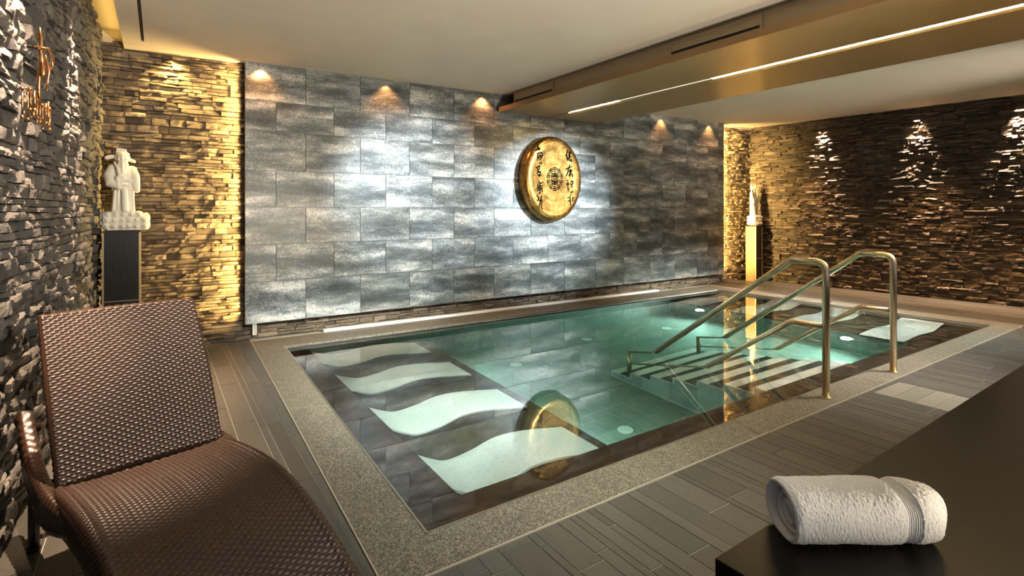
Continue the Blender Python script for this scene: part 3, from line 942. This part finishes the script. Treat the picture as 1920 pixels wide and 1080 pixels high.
# ------------------------------------------------------------------ pedestals and statues
def pedestal(x0, y0, w, d, h, joint, side_mat, front_mat, label):
    t = thing('pedestal', (x0 + w / 2, y0 + d / 2, 0), label, 'pedestal')
    m = MB(); m.box((x0, y0, 0), (x0 + w, y0 + d, h - .012))
    m.build('column', front_mat, t)
    e = .004
    m = MB(); m.box((x0 - .003, y0 + .012, 0), (x0 - .0002, y0 + d - .012, h - .014)); m.box((x0 + w + .0002, y0 + .012, 0), (x0 + w + .003, y0 + d - .012, h - .014))
    m.build('side_panel', side_mat, t)['label'] = 'side with warm light in its tan colour'
    m = MB(); m.box((x0 - .006, y0 - .006, h - .012), (x0 + w + .006, y0 + d + .004, h)); m.build('top_slab', M['ped_dark'], t, bevel=.002)
    m = MB(); r = .006
    for xx in (x0, x0 + w):
        m.box((xx - r, y0 - r, 0), (xx + r, y0 + r, h - .012))
    m.box((x0 - .005, y0 - .005, joint - .003), (x0 + w + .005, y0 + d, joint + .003))
    m.build('edge_profile', M['ped_trim'], t)['label'] = 'brass-coloured edge profile'
pedestal(-.371, 5.30, .238, .24, 1.082, .523, M['ped_side'], M['ped_dark'], 'black pedestal under the white sage statue by the left stone wall')
pedestal(8.69, 5.45, .185, .20, .975, .40, M['ped_side'], M['ped_dark'], 'slim brown pedestal with white figure in the far right corner')

class Sculpt:
    """ball-and-limb clay that a voxel remesh fuses to one skin"""
    def __init__(self): self.bm = bmesh.new()
    def ball(self, c, r, rot=None):
        M4 = Matrix.Translation(Vector(c))
        if rot: M4 = M4 @ Matrix.Rotation(rot[0], 4, rot[1])
        r = (r, r, r) if isinstance(r, (int, float)) else r
        bmesh.ops.create_uvsphere(self.bm, u_segments=18, v_segments=12, radius=1, matrix=M4 @ Matrix.Diagonal((*r, 1)))
    def limb(self, pts, flat=1.):
        mb = MB(); mb.tube([p[:3] for p in pts], [p[3] for p in pts], 16)
        vs = [self.bm.verts.new(v) for v in mb.v]
        for f in mb.f:
            try: self.bm.faces.new([vs[i] for i in f])
            except ValueError: pass
        for p in (pts[0], pts[-1]): self.ball(p[:3], p[3])
    def box(self, c, s, rot=0):
        M4 = Matrix.Translation(Vector(c)) @ Matrix.Rotation(rot, 4, 'Y') @ Matrix.Diagonal((*s, 1))
        bmesh.ops.create_cube(self.bm, size=1, matrix=M4)
    def build(self, name, mat, base, voxel, label=None, cat=None, smooth=3):
        me = bpy.data.meshes.new(name)
        bmesh.ops.recalc_face_normals(self.bm, faces=self.bm.faces)
        self.bm.to_mesh(me); self.bm.free()
        me.transform(Matrix.Translation(-Vector(base)))
        o = bpy.data.objects.new(name, me); COL.objects.link(o); o.location = base
        me.materials.append(mat)
        r = o.modifiers.new('remesh', 'REMESH'); r.mode = 'VOXEL'; r.voxel_size = voxel; r.use_smooth_shade = True
        s = o.modifiers.new('smooth', 'SMOOTH'); s.iterations = smooth; s.factor = .5
        if label: tag(o, label, cat)
        return o

def sage():
    s = Sculpt(); k = .000687
    cx, y, zb = -.232, 5.405, 1.083
    P = lambda px, py, dy=0.: (cx + (px - 230) * k, y + dy, zb + (1030 - py) * k)
    rg = random.Random(4)
    # rocky cloud base: stacked curling lumps
    s.box(P(230, 915), (.235, .15, .15))
    for row, (py, n, r) in enumerate(((980, 6, .0295), (915, 6, .034), (845, 5, .032))):
        for i in range(n):
            px = 50 + (360 if row < 2 else 320) * i / (n - 1) + rg.uniform(-10, 10)
            rr = r * rg.uniform(.85, 1.12 if row else 1.)
            s.ball(P(px, py + rg.uniform(-12, 12 if row else 0), -.068), (rr, .025, rr))
            s.ball(P(px + 8, py - 6, -.092), (rr * .45, .012, rr * .45))
    for py in (860, 940): 
        s.ball(P(20, py, -.02), (.03, .05, .04)); s.ball(P(435, py + 20, -.02), (.03, .05, .045))
    # long robe, belt, torso
    s.limb([(*P(205, 800), .082), (*P(210, 700), .075), (*P(215, 560), .072), (*P(215, 470), .076), (*P(205, 380), .080), (*P(200, 300), .066), (*P(200, 255), .045)])
    for px in (120, 160, 195, 240, 285, 315):
        s.limb([(*P(px, 800, -.062), .012), (*P(px + (215 - px) * .15, 560, -.062), .009)])
    s.limb([(*P(225, 520, -.075), .022), (*P(235, 780, -.085), .026)])          # front panel of the robe
    s.box(P(215, 440, -.066), (.115, .03, .02))
    # sleeves: wide drooping left sleeve, raised right hand
    s.limb([(*P(110, 300), .040), (*P(85, 380, -.02), .046), (*P(105, 470, -.05), .046), (*P(165, 500, -.075), .030)])
    s.limb([(*P(165, 420, -.085), .020), (*P(175, 520, -.085), .022)])
    s.limb([(*P(290, 310), .038), (*P(325, 380, -.03), .034), (*P(335, 460, -.05), .030), (*P(345, 550, -.045), .022)])
    for q in range(4): s.limb([(*P(165 + q * 9, 400, -.09), .007), (*P(172 + q * 8, 372, -.098), .006)])
    s.limb([(*P(130, 230, -.04), .010), (*P(165, 300, -.075), .012), (*P(180, 400, -.09), .010)])   # fly-whisk over the shoulder
    # head with face, ears, long beard, winged cap
    s.ball(P(205, 168, -.010), (.043, .046, .056)); s.limb([(*P(204, 215, -.004), .026), (*P(204, 262, .0), .034)])
    s.limb([(*P(203, 150, -.056), .0045), (*P(202, 182, -.061), .0085)])
    for e in (-1, 1):
        s.limb([(*P(203 + e * 12, 150, -.054), .0055), (*P(203 + e * 40, 154, -.044), .005)])
        s.ball(P(203 + e * 25, 166, -.0485), (.008, .006, .005)); s.ball(P(205 + e * 66, 172, -.004), (.008, .014, .020))
        s.ball(P(203 + e * 30, 190, -.043), (.013, .010, .012))
        s.limb([(*P(203 + e * 6, 200, -.056), .005), (*P(203 + e * 30, 215, -.048), .005), (*P(205 + e * 36, 290, -.062), .006), (*P(208 + e * 22, 360, -.078), .004)])
    s.limb([(*P(203, 214, -.046), .014), (*P(205, 262, -.058), .017), (*P(208, 330, -.078), .014), (*P(212, 405, -.086), .005)])
    s.ball(P(203, 124), (.049, .050, .026)); s.limb([(*P(160, 132, -.035), .009), (*P(203, 136, -.052), .009), (*P(246, 136, -.035), .009)])
    s.box(P(190, 90, .006), (.066, .056, .046), .12)
    s.limb([(*P(130, 150, .015), .014), (*P(85, 158, .02), .018), (*P(50, 170, .02), .016)])
    s.limb([(*P(265, 185, .015), .012), (*P(300, 195, .015), .016), (*P(318, 205, .01), .012)])
    s.limb([(*P(285, 275, -.01), .012), (*P(325, 290, -.015), .014)])
    s.build('statue', M['porcelain'], (cx, y, zb), .0034, 'white porcelain sage with winged cap and long beard on a rocky base', 'statue', 2)
sage()
def pair():
    s = Sculpt(); k = .00083
    cx, y, zb = 8.785, 5.53, .976
    P = lambda px, py, dy=0.: (cx + (px - 285) * k * .88, y + dy, zb + (960 - py) * k)
    rg = random.Random(9)
    s.box(P(285, 880), (.13, .09, .12))
    for py in (915, 850, 785):
        for j, dy in enumerate((-.02, .02, .055)): s.ball(P(150 - 6 * (j % 2), py - 10 * j % 17, dy), (.03, .026, .028))
    for py in (915, 845, 780):
        for i in range(5): s.ball(P(160 + i * 62, py + rg.uniform(-12, 0), -.05 + rg.uniform(-.012, .01)), rg.uniform(.026, .036))
    s.limb([(*P(195, 880), .052), (*P(195, 680), .046), (*P(185, 560), .042), (*P(170, 430), .036), (*P(158, 300), .033), (*P(152, 230), .015)])
    s.ball(P(150, 165, -.01), (.027, .028, .036)); s.ball(P(150, 118), (.015, .015, .026)); s.ball(P(148, 172, -.036), .006)
    s.limb([(*P(130, 270), .018), (*P(140, 380, -.03), .020), (*P(165, 470, -.035), .018)])
    s.limb([(*P(215, 270), .018), (*P(230, 360, -.035), .016), (*P(195, 400, -.05), .014)])
    s.limb([(*P(352, 880), .036), (*P(352, 680), .030), (*P(335, 520), .038), (*P(322, 400), .042), (*P(308, 290), .040), (*P(295, 230), .022)])
    s.ball(P(292, 160, -.01), (.034, .036, .044)); s.ball(P(294, 112), (.028, .028, .024)); s.ball(P(288, 170, -.045), .007)
    s.limb([(*P(290, 195, -.03), .015), (*P(292, 300, -.05), .013), (*P(290, 390, -.05), .005)])
    s.limb([(*P(350, 260), .020), (*P(390, 340, -.02), .020), (*P(345, 390, -.045), .016)])
    s.limb([(*P(365, 330), .022), (*P(385, 450), .022), (*P(375, 540), .012)])
    for px in (180, 210, 300, 330): s.limb([(*P(px, 560, -.038), .008), (*P(px + 10, 760, -.045), .010)])
    s.build('statue', M['porcelain'], (cx, y, zb), .0042, 'small white statue of two robed figures on the far right pedestal', 'statue', 2)
pair()

# ------------------------------------------------------------------ small wall things
t = thing('wall_socket', (.766, 5.69, .10), 'small white socket low on the stone below the tile edge', 'socket')
m = MB(); m.box((.748, 5.655, .048), (.784, 5.70, .158)); m.build('plate', M['socket'], t, bevel=.004)
m = MB(); m.box((.764, 5.653, .06), (.768, 5.656, .148)); m.build('seam', M['frame'], t)

def copper_art():
    x = -.345; q = .908                       # hangs clear of the stones
    def T(y, z, dx=0.): return (x + dx, y * q, 1.25 + (z - 1.25) * q)
    t = thing('wall_sculpture', T(2.65, 1.62), 'copper rod sculpture hanging on the left stone wall', 'sculpture')
    m = MB(); m.tube([T(2.69, 1.945), T(2.685, 1.90, .004), T(2.67, 1.80, .004), T(2.665, 1.72), T(2.66, 1.645, .004)], [.003, .006, .0055, .0065, .004], 10)
    for y, z, r in ((2.69, 1.915, .009), (2.665, 1.70, .008)): m.tube([T(y - .006, z), T(y, z), T(y + .006, z)], [r * .5, r, r * .5], 10)
    m.build('stem', M['copper'], t, True)
    m = MB(); m.tube([T(2.64, 1.835, .012), T(2.60, 1.795, .018), T(2.545, 1.735, .026)], [.003, .0065, .0085], 10); m.build('blade', M['copper'], t, True)
    m = MB(); m.tube([T(2.66, 1.86), T(2.71, 1.872, .02), T(2.77, 1.86, .026), T(2.785, 1.82, .022), T(2.74, 1.79, .016), T(2.70, 1.80, .01)], .005, 8); m.build('curl', M['copper'], t, True)
    m = MB(); m.tube([T(2.72, 1.85, .01), T(2.73, 1.79, .02), T(2.715, 1.71, .014)], [.0035, .0055, .0035], 8); m.build('curl', M['copper'], t, True)
    m = MB(); m.tube([T(2.58, 1.845), T(2.65, 1.862, .008), T(2.74, 1.872)], .0035, 8); m.build('bracket', M['copper'], t, True)
    m = MB(); m.tube([(-.375, T(2.66, 1.86)[1], T(2.66, 1.86)[2]), T(2.66, 1.86)], .004, 8); m.build('wall_pin', M['frame'], t)
    rg = random.Random(8)
    m = MB(); m.tube([T(2.44, 1.668), T(2.66, 1.655), T(2.88, 1.662)], .003, 8); m.build('crossbar', M['copper'], t, True)
    for i in range(14):
        y = 2.44 + .034 * i; z1 = 1.672 + rg.uniform(-.012, .014); z0 = z1 - rg.uniform(.05, .10); dx = rg.uniform(-.012, .016)
        m = MB(); m.tube([T(y, z0, dx), T(y + rg.uniform(-.006, .006), z1, dx)], [.0034, .0028], 8)
        m.tube([T(y, z0 - .005, dx), T(y, z0 + .005, dx)], .0055, 8); m.tube([T(y, z1 - .004, dx), T(y, z1 + .004, dx)], .005, 8)
        m.build('hanging_rod', M['copper'], t, True)
copper_art()

# ------------------------------------------------------------------ black bench and rolled towel
def bench():
    ax = Vector((.9995, .032, 0)); ay = Vector((-.032, .9995, 0))
    c0 = Vector((1.0, .722, .5))                    # near-pool corner of the top
    t = thing('bench', (2.6, .25, 0), 'black lacquered bench carrying the rolled white towel', 'bench')
    def pt(u, v, z): p = c0 + ax * u - ay * v; return (p.x, p.y, z)
    def slab(mb, u0, u1, v0, v1, z0, z1): mb.prism([pt(u0, v1, 0)[:2], pt(u1, v1, 0)[:2], pt(u1, v0, 0)[:2], pt(u0, v0, 0)[:2]], z0, z1)
    m = MB(); slab(m, 0, 3.4, 0, 1.1, .455, .5); m.build('top', M['bench'], t, bevel=.002)
    m = MB(); slab(m, .004, 3.396, .004, 1.096, .30, .455); m.build('apron', M['bench'], t)
    for u, v in ((.03, .03), (3.27, .03), (.03, .97), (3.27, .97)):
        m = MB(); slab(m, u, u + .1, v, v + .1, 0, .30); m.build('leg', M['bench'], t)
bench()
def towel():
    A = Vector((1.161, .628, .5)); B = Vector((1.432, .446, .5)); ax = (B - A).normalized(); L = (B - A).length + .012
    side = Vector((0, 0, 1)).cross(ax).normalized()
    nu, nv = 320, 160
    Rm, Hh = .078, .120
    P = []
    rg = np.random.default_rng(1)
    def sect(th, u):
        # flattened roll: squashed bottom, full top
        c, s = math.cos(th), math.sin(th)
        y = Rm * math.copysign(abs(c) ** .85, c)
        z = Hh / 2 + Hh / 2 * math.copysign(abs(s) ** .8, s)
        return y, z
    for i in range(nu + 1):
        u = i / nu; row = []
        end = 1.
        if u > .80: end = math.sqrt(max(0, 1 - ((u - .80) / .215) ** 2.2)) * .55 + .45
        if u < .03: end *= .965 + .035 * u / .03
        band = .70 < u < .80
        pinch = 1 - .035 * math.exp(-((u - .75) / .05) ** 2)
        for k in range(nv):
            th = 2 * PI * k / nv - PI / 2
            y, z = sect(th, u)
            f = end * pinch
            zz = z * (f if u < .8 else (.62 + .38 * f))
            yy = y * f
            p = A + ax * (u * L + .012 * math.sin(th * 1.) * (u > .97)) + side * (yy + .075) + Vector((0, 0, zz))
            nrm = side * math.cos(th) + Vector((0, 0, math.sin(th)))
            if band:
                d = .0011 * math.sin((u - .70) / .10 * PI * 14) - .0022
            else:
                d = .0014 * noise.noise(p * 190) + .0012 * noise.noise(p * 430)
            d += .0028 * noise.noise(p * 14)
            p = p + nrm * d
            p.z = max(p.z, .5006)
            row.append(p)
        P.append(row + [row[0]])
    t = thing('towel', (A + ax * L / 2 + side * .075)[:3], 'rolled white terry towel lying on the black bench', 'towel')
    m = MB(); m.grid(P, flip=False)
    # rounded closing of the far end
    Q = [P[-1]]
    cen = sum((Vector(p) for p in P[-1][:-1]), Vector()) / nv
    for q in (.7, .4, .1):
        Q.append([Vector(p) * q + (cen + ax * .008 * (1 - q)) * (1 - q) for p in P[-1]])
    for row in Q:
        for p in row: p.z = max(p.z, .5006)
    m.grid(Q)
    # inside of the open roll
    I = [P[0]]
    cen = sum((Vector(p) for p in P[0][:-1]), Vector()) / nv
    for q, d in ((.93, -.004), (.84, .002), (.80, .03), (.74, .06)):
        I.append([Vector(p) * q + cen * (1 - q) + ax * d for p in P[0]])
    for row in I[1:]:
        for p in row: p.z = max(p.z, .5012)
    m.grid(I[::-1])
    o = m.build('outer_layer', M['towel'], t, True)
    # inner spiral layers
    S = []; c2 = cen + ax * .004
    n = 110
    for i in range(n + 1):
        a = i / n * 2 * PI * 2.6 + 2.2; r = .80 * (1 - .82 * i / n)
        y, z = sect(a - PI / 2, 0)
        base = c2 + side * (y * r) + Vector((0, 0, (z - Hh / 2) * r))
        base += Vector((noise.noise(Vector((i * .2, 0, 0))) * .002, 0, noise.noise(Vector((0, i * .2, 0))) * .002))
        row = []
        rad = (side * y + Vector((0, 0, z - Hh / 2))).normalized()
        for d, w in ((.075, -.004), (.014, -.0045), (.004, 0), (.014, .0045), (.075, .004)):
            row.append(base + ax * (d + .004 * i / n) + rad * w)
        S.append(row)
    m = MB(); m.grid(S); m.build('inner_roll', M['towel'], t, True)
towel()

# ------------------------------------------------------------------ woven lounger
W_ = Vector((.96, .28, 0)); U_ = Vector((.28, -.96, 0))
HB = Vector((.2103, 2.3965, .33))                    # hinge, pool-side corner
HC = HB - W_ * .25                                   # hinge centre
def Lp(s, w, z): 
    p = HC + U_ * s + W_ * w
    return Vector((p.x, p.y, z))
def weave(P, N, nu, nv, amp, ru=3, rv=3, par=0):
    """P(u,v)->point, N(u,v)->normal; nu x nv basket-weave cells of bulging strands"""
    cu = nu * ru; cv = nv * rv
    rows = []
    for i in range(cu + 1):
        u = i / cu; row = []
        for j in range(cv + 1):
            v = j / cv
            fu = u * nu; fv = v * nv
            jr = min(int(fv), nv - 1)
            prof = abs(math.sin(PI * fv)) ** .7
            h = amp * (math.cos(PI * fu + PI * ((jr + par) % 2)) * .5 + .5) * prof
            row.append(P(u, v) + N(u, v) * h)
        rows.append(row)
    return rows
def lounger():
    t = thing('sun_lounger', (HC.x, HC.y, 0), 'dark brown woven rattan lounger with raised back on the slate deck', 'lounger')
    zs = smoothcurve([(-.02, .333), (.156, .358), (.33, .370), (.45, .364), (.56, .345), (.66, .314), (.785, .262), (.871, .215), (1.0, .165), (1.13, .15)], 60)
    S0, S1 = -.02, 1.13
    def zat(s): return float(np.interp(s, [p[0] for p in zs], [p[1] for p in zs]))
    # cross-section of the seat: flat top with raised rounded rims and deep woven sides
    sec = [(-.262, -.115), (-.272, -.06), (-.274, -.015), (-.266, .006), (-.250, .012), (-.232, .006), (-.15, .0), (0, -.003), (.15, 0), (.232, .006), (.250, .012), (.266, .006), (.274, -.015), (.272, -.06), (.262, -.115)]
    cl = [0]
    for a, b in zip(sec[:-1], sec[1:]): cl.append(cl[-1] + math.dist(a, b))
    def at(v):
        d = v * cl[-1]
        return float(np.interp(d, cl, [q[0] for q in sec])), float(np.interp(d, cl, [q[1] for q in sec]))
    def P(u, v):
        s = S0 + (S1 - S0) * u; w, dz = at(v)
        return Lp(s, w, zat(s) + dz)
    def N(u, v):
        a = P(u, min(v + .004, 1)) - P(u, max(v - .004, 0)); b = P(min(u + .01, 1), v) - P(max(u - .01, 0), v)
        n = b.cross(a).normalized()
        return n if n.z > -.3 else -n
    m = MB(); R = weave(lambda u, v: P(v, u), lambda u, v: N(v, u), 54, 120, .0042, 3, 3); m.grid(R)
    m.build('seat', M['wicker'], t, True)
    m = MB(); m.grid([[P(u / 20, v / 10) - N(u / 20, v / 10) * .012 for v in range(11)] for u in range(21)], flip=True); m.build('seat_lining', M['frame'], t)
    # backrest panel
    up = Vector((-U_.x * .505, -U_.y * .505, .863)); nb = W_.cross(up).normalized()
    if nb.y > 0: nb = -nb
    H, hw = .60, .248
    def PB(u, v):
        w = -hw + 2 * hw * u; h = .01 + H * v
        bow = .014 * (1 - (2 * u - 1) ** 2) - .02 * math.sin(PI * v) * .6
        return Lp(-.012, w, .338) + up * h - nb * bow + up * (.008 * math.sin(PI * u))
    m = MB(); R = weave(PB, lambda u, v: nb, 36, 62, .0055, 5, 4); m.grid(R)
    # rolled edges and back face
    back = [[PB(i / 12, j / 12) - nb * .034 for j in range(13)] for i in range(13)]
    m.grid(back, flip=True)
    ring_f = [PB(0, j / 62) for j in range(63)] + [PB(i / 36, 1) for i in range(1, 37)] + [PB(1, 1 - j / 62) for j in range(1, 63)] + [PB(1 - i / 36, 0) for i in range(1, 36)]
    c = PB(.5, .5)
    mids = [p - nb * .017 + (p - c).normalized() * .013 for p in ring_f]; bks = [p - nb * .034 for p in ring_f]
    def wv(L_, k): return [p + (p - c).normalized() * (.0035 if i % 2 else 0) for i, p in enumerate(L_)]
    m.grid([[a, b, d, e] for a, b, d, e in zip(ring_f + ring_f[:1], wv([p - nb * .006 + (p - c).normalized() * .009 for p in ring_f], 0) + wv([ring_f[0] - nb * .006 + (ring_f[0] - c).normalized() * .009], 0), wv(mids, 0) + wv(mids[:1], 0), bks + bks[:1])])
    m.build('backrest', M['wicker'], t, True)
    # side rails: the woven rim of the seat runs on past the hinge and sweeps up
    for sg in (-1, 1):
        ctr = [(.30, .318), (.16, .306), (.06, .290), (-.06, .283), (-.18, .290), (-.29, .318), (-.38, .362), (-.45, .408), (-.505, .455)][::-1]
        pc = smoothcurve(ctr, 160)
        sect = []
        for k in range(32):
            th = 2 * PI * k / 32
            sect.append((.0235 * math.copysign(abs(math.cos(th)) ** .55, math.cos(th)), .058 * math.copysign(abs(math.sin(th)) ** .6, math.sin(th)), math.cos(th), math.sin(th)))
        rows = []
        for i, (s_, z) in enumerate(pc):
            a = pc[max(i - 1, 0)]; b = pc[min(i + 1, 160)]
            d = Vector((b[0] - a[0], b[1] - a[1])).normalized(); n2 = Vector((-d.y, d.x))
            if n2.y < 0: n2 = -n2
            taper = .74 + .26 * min(1, i / 90)
            fade = min(1, max(0, (i - 95) / 65)); fade = fade * fade * (3 - 2 * fade); inw = 1 - .75 * fade; taper *= 1 - .55 * fade
            row = []
            for k, (wq, hq, c, q) in enumerate(sect + sect[:1]):
                kk = k % 32
                bul = .0042 * (.5 + .5 * math.cos(PI * i / 3 + PI * ((kk // 4) % 2))) * abs(math.sin(PI * (kk + .5) / 4)) ** .5
                hh = hq * taper + bul * q; ww = wq + bul * c
                row.append(Lp(s_ + n2.x * hh, sg * (.272 - .012 * fade) + ww * inw, z - .012 * fade + n2.y * hh))
            rows.append(row)
        m = MB(); m.grid(rows); m.add(rows[-1][:-1], [tuple(range(32))]); m.add(rows[0][:-1], [tuple(range(31, -1, -1))])
        m.build('side_rail', M['wicker'], t, True)
    # frame bars, prop and legs
    m = MB(); m.tube([Lp(-.47, -.25, .42), Lp(-.47, .25, .42)], .016, 12); m.tube([Lp(-.22, -.25, .285), Lp(-.22, .25, .285)], .014, 12)
    m.build('cross_bar', M['frame'], t, True)
    for w in (-.232, .232):
        m = MB(); m.tube(fillet([Lp(-.22, w, .57), Lp(-.40, w, .44), Lp(-.36, w, .40), Lp(-.20, w, .43)], .01, 3), .006, 8)
        m.build('back_prop', M['steeltrim'], t, True)['label'] = 'steel back prop'
    for s, w, z in ((-.37, -.262, .32), (-.37, .262, .32), (.92, -.235, .16), (.92, .235, .16)):
        m = MB(); m.tube([Lp(s, w, 0), Lp(s, w, z)], .017, 12); m.tube([Lp(s, w, 0), Lp(s, w, .012)], .021, 12); m.build('leg', M['frame'], t, True)
    for w in (-.262, .262):
        m = MB(); m.tube(fillet([Lp(-.37, w, .16), Lp(-.24, w, .14), Lp(-.12, w, .22)], .03, 4), .009, 8)
        m.build('leg_brace', M['frame'], t, True)
lounger()

# ------------------------------------------------------------------ light
def spot(name, loc, aim, power, col, angle=60, blend=.6, rad=.03):
    l = bpy.data.lights.new(name, 'SPOT'); l.energy = power; l.color = col; l.spot_size = math.radians(angle); l.spot_blend = blend; l.shadow_soft_size = rad
    o = bpy.data.objects.new(name, l); COL.objects.link(o); o.location = loc
    o.rotation_euler = (Vector(aim) - Vector(loc)).to_track_quat('-Z', 'Y').to_euler()
    return o
def area(name, loc, aim, power, col, sx, sy=None, spread=180, roll=0.):
    l = bpy.data.lights.new(name, 'AREA'); l.energy = power; l.color = col; l.shape = 'RECTANGLE'; l.size = sx; l.size_y = sy or sx; l.spread = math.radians(spread)
    o = bpy.data.objects.new(name, l); COL.objects.link(o); o.location = loc
    q = (Vector(aim) - Vector(loc)).to_track_quat('-Z', 'Y')
    o.rotation_euler = (q @ Matrix.Rotation(roll, 3, 'Z').to_quaternion()).to_euler()
    return o
WARM = (1., .70, .36); ORANGE = (1., .52, .20); YEL = (1., .66, .22); COOL = (.78, .91, 1.); NEUT = (1., .88, .72); PEACH = (1., .72, .50); WARMW = (1., .87, .69); PALE = (1., .97, .90); MINT = (.94, 1., .94)
# small downlights grazing the tiled wall
for x in (.819, 2.07, 3.28, 6.465, 7.64):
    spot('wall_downlight', (x, 5.565, 2.64 + .0088 * x), (x, 5.60, 2.0), 15, (1., .42, .14), 100, .8, .012)
# downlight over the stone bays
spot('bay_downlight', (.10, 5.655, 2.63), (.12, 5.72, 1.6), 30, YEL, 110, .7, .02)
spot('bay_downlight', (8.55, 5.60, 2.71), (8.6, 5.72, 1.6), 10, YEL, 110, .7, .02)
# vertical LED strips behind the edges of the tile panel
area('edge_strip', (.672, 5.668, 1.42), (.30, 5.735, 1.42), 19, YEL, .02, 2.4, 120)
area('edge_strip', (8.055, 5.668, 1.42), (8.7, 5.74, 1.42), 34, YEL, .02, 2.4, 120)
# grazers along the side walls, in the ceiling slot
for y, p in ((2.80, 420), (4.25, 420)):
    spot('wall_grazer', (-.28, y, 2.74), (-.36, y, .8), p, PEACH, 50, .7, .012)
spot('wall_grazer', (-.27, 1.72, 2.68), (-.32, 2.56, .7), 200, PEACH, 17, 1., .02)  # added key spot aimed at the lounger backrest, not the wall
for y, p in ((4.50, 330), (3.22, 460), (2.15, 460), (1.1, 300)):
    x = 8.965 + .088 * (5.8 - y)
    spot('wall_grazer', (x - .085, y, 2.72), (x - .06, y, .6), p, PEACH, 46, 1., .012)
# unseen spots added to warm the far deck
for y in (4.6, 3.0, 1.6):
    spot('deck_fill', (8.55, y, 2.70), (8.5, y, 0), 210, (1., .52, .20), 70, 1., .04)
# unseen spots added to tint the back coping orange
for x in (1.0, 2.4, 3.4, 5.6, 7.0, 8.2):
    spot('coping_fill', (x, 5.45, 2.60), (x, 5.42, 0), 26, ORANGE, 24, .9, .02)
spot('tile_fill', (1.6, 1.2, 2.6), (1.0, 5.64, .7), 22, (1., .66, .36), 26, 1., .08)  # added dim warm spot on the left end of the tiles
# cove light above the left wall
area('cove_strip', (-.33, 3.0, 2.72), (-.33, 3.0, 3.2), 1.6, YEL, .06, 5.4)
# unseen spots added nearer the viewer to wash the tiled wall
spot('wall_washer', (2.4, .9, 2.60), (2.5, 5.64, 1.35), 980, COOL, 28, 1., .10)
spot('wall_washer', (6.0, .9, 2.64), (4.4, 5.64, 1.2), 1500, COOL, 27, 1., .10)
spot('gong_spot', (7.85, .6, 1.0), (4.36, 5.46, 1.12), 50, (1., .93, .80), 9, 1., .10)  # added low spot, placed for the highlight on the gong
# unseen area lights added to brighten loungers and steps through the water
area('pool_fill', (1.6, .9, 2.62), (1.75, 4.7, -.3), 60, MINT, 1.2, 1.2, 36)
area('pool_fill', (1.6, .3, 2.62), (1.75, 3.1, -.3), 19, MINT, 1.2, 1.2, 50)
area('pool_fill', (6.7, .9, 2.66), (6.8, 4.6, -.3), 74, MINT, 1.2, 1.2, 36)
area('pool_fill', (6.7, .3, 2.66), (6.8, 3.1, -.3), 30, MINT, 1.2, 1.2, 50)
area('pool_fill', (5.7, .8, 2.66), (4.3, 2.9, -.6), 32, PALE, 1.0, 1.0, 60)
# underwater lamps: two seen, two facing them in the left riser, and one added in the near wall
for (x, y, z), (ax_, ay_, az_), p in (((6.17, 4.70, -.52), (4.5, 4.3, -.9), 32), ((6.17, 2.83, -.52), (4.9, 3.2, -.9), 32),
                                      ((2.37, 4.55, -.80), (4.6, 4.3, -.80), 7), ((2.37, 2.95, -.80), (4.6, 3.2, -.80), 7)):
    spot('pool_beam', (x, y, z), (ax_, ay_, az_), p, (.95, 1., .92), 150, .6, .05)
spot('pool_beam', (5.4, 2.25, -.3), (5.2, 4.2, -1.0), 12, (.95, 1., .92), 150, .6, .05)
# unseen fill spots added behind the viewer for ceiling, left wall and beam
spot('ceiling_fill', (2.2, -1.6, .5), (1.7, 2.4, 2.66), 620, WARMW, 75, 1., .15)
spot('ceiling_fill', (7.0, -1.8, 1.3), (7.0, 3.6, 2.72), 420, WARMW, 40, 1., .15)
spot('side_fill', (2.6, -1.2, 2.3), (-.4, 2.9, 1.4), 250, (1., .96, .90), 52, 1., .3)
spot('beam_fill', (3.4, -1.6, .5), (4.25, 1.7, 2.45), 170, (1., .74, .34), 44, 1., .1)
# world: dim ambient fill entering where the room is left open behind the viewer
w = bpy.data.worlds.new('world'); SC.world = w; w.use_nodes = True
bg = w.node_tree.nodes['Background']; bg.inputs[0].default_value = (.85, .92, 1., 1); bg.inputs[1].default_value = .13
for o in list(bpy.data.objects):
    if '_w' in o: del o['_w']
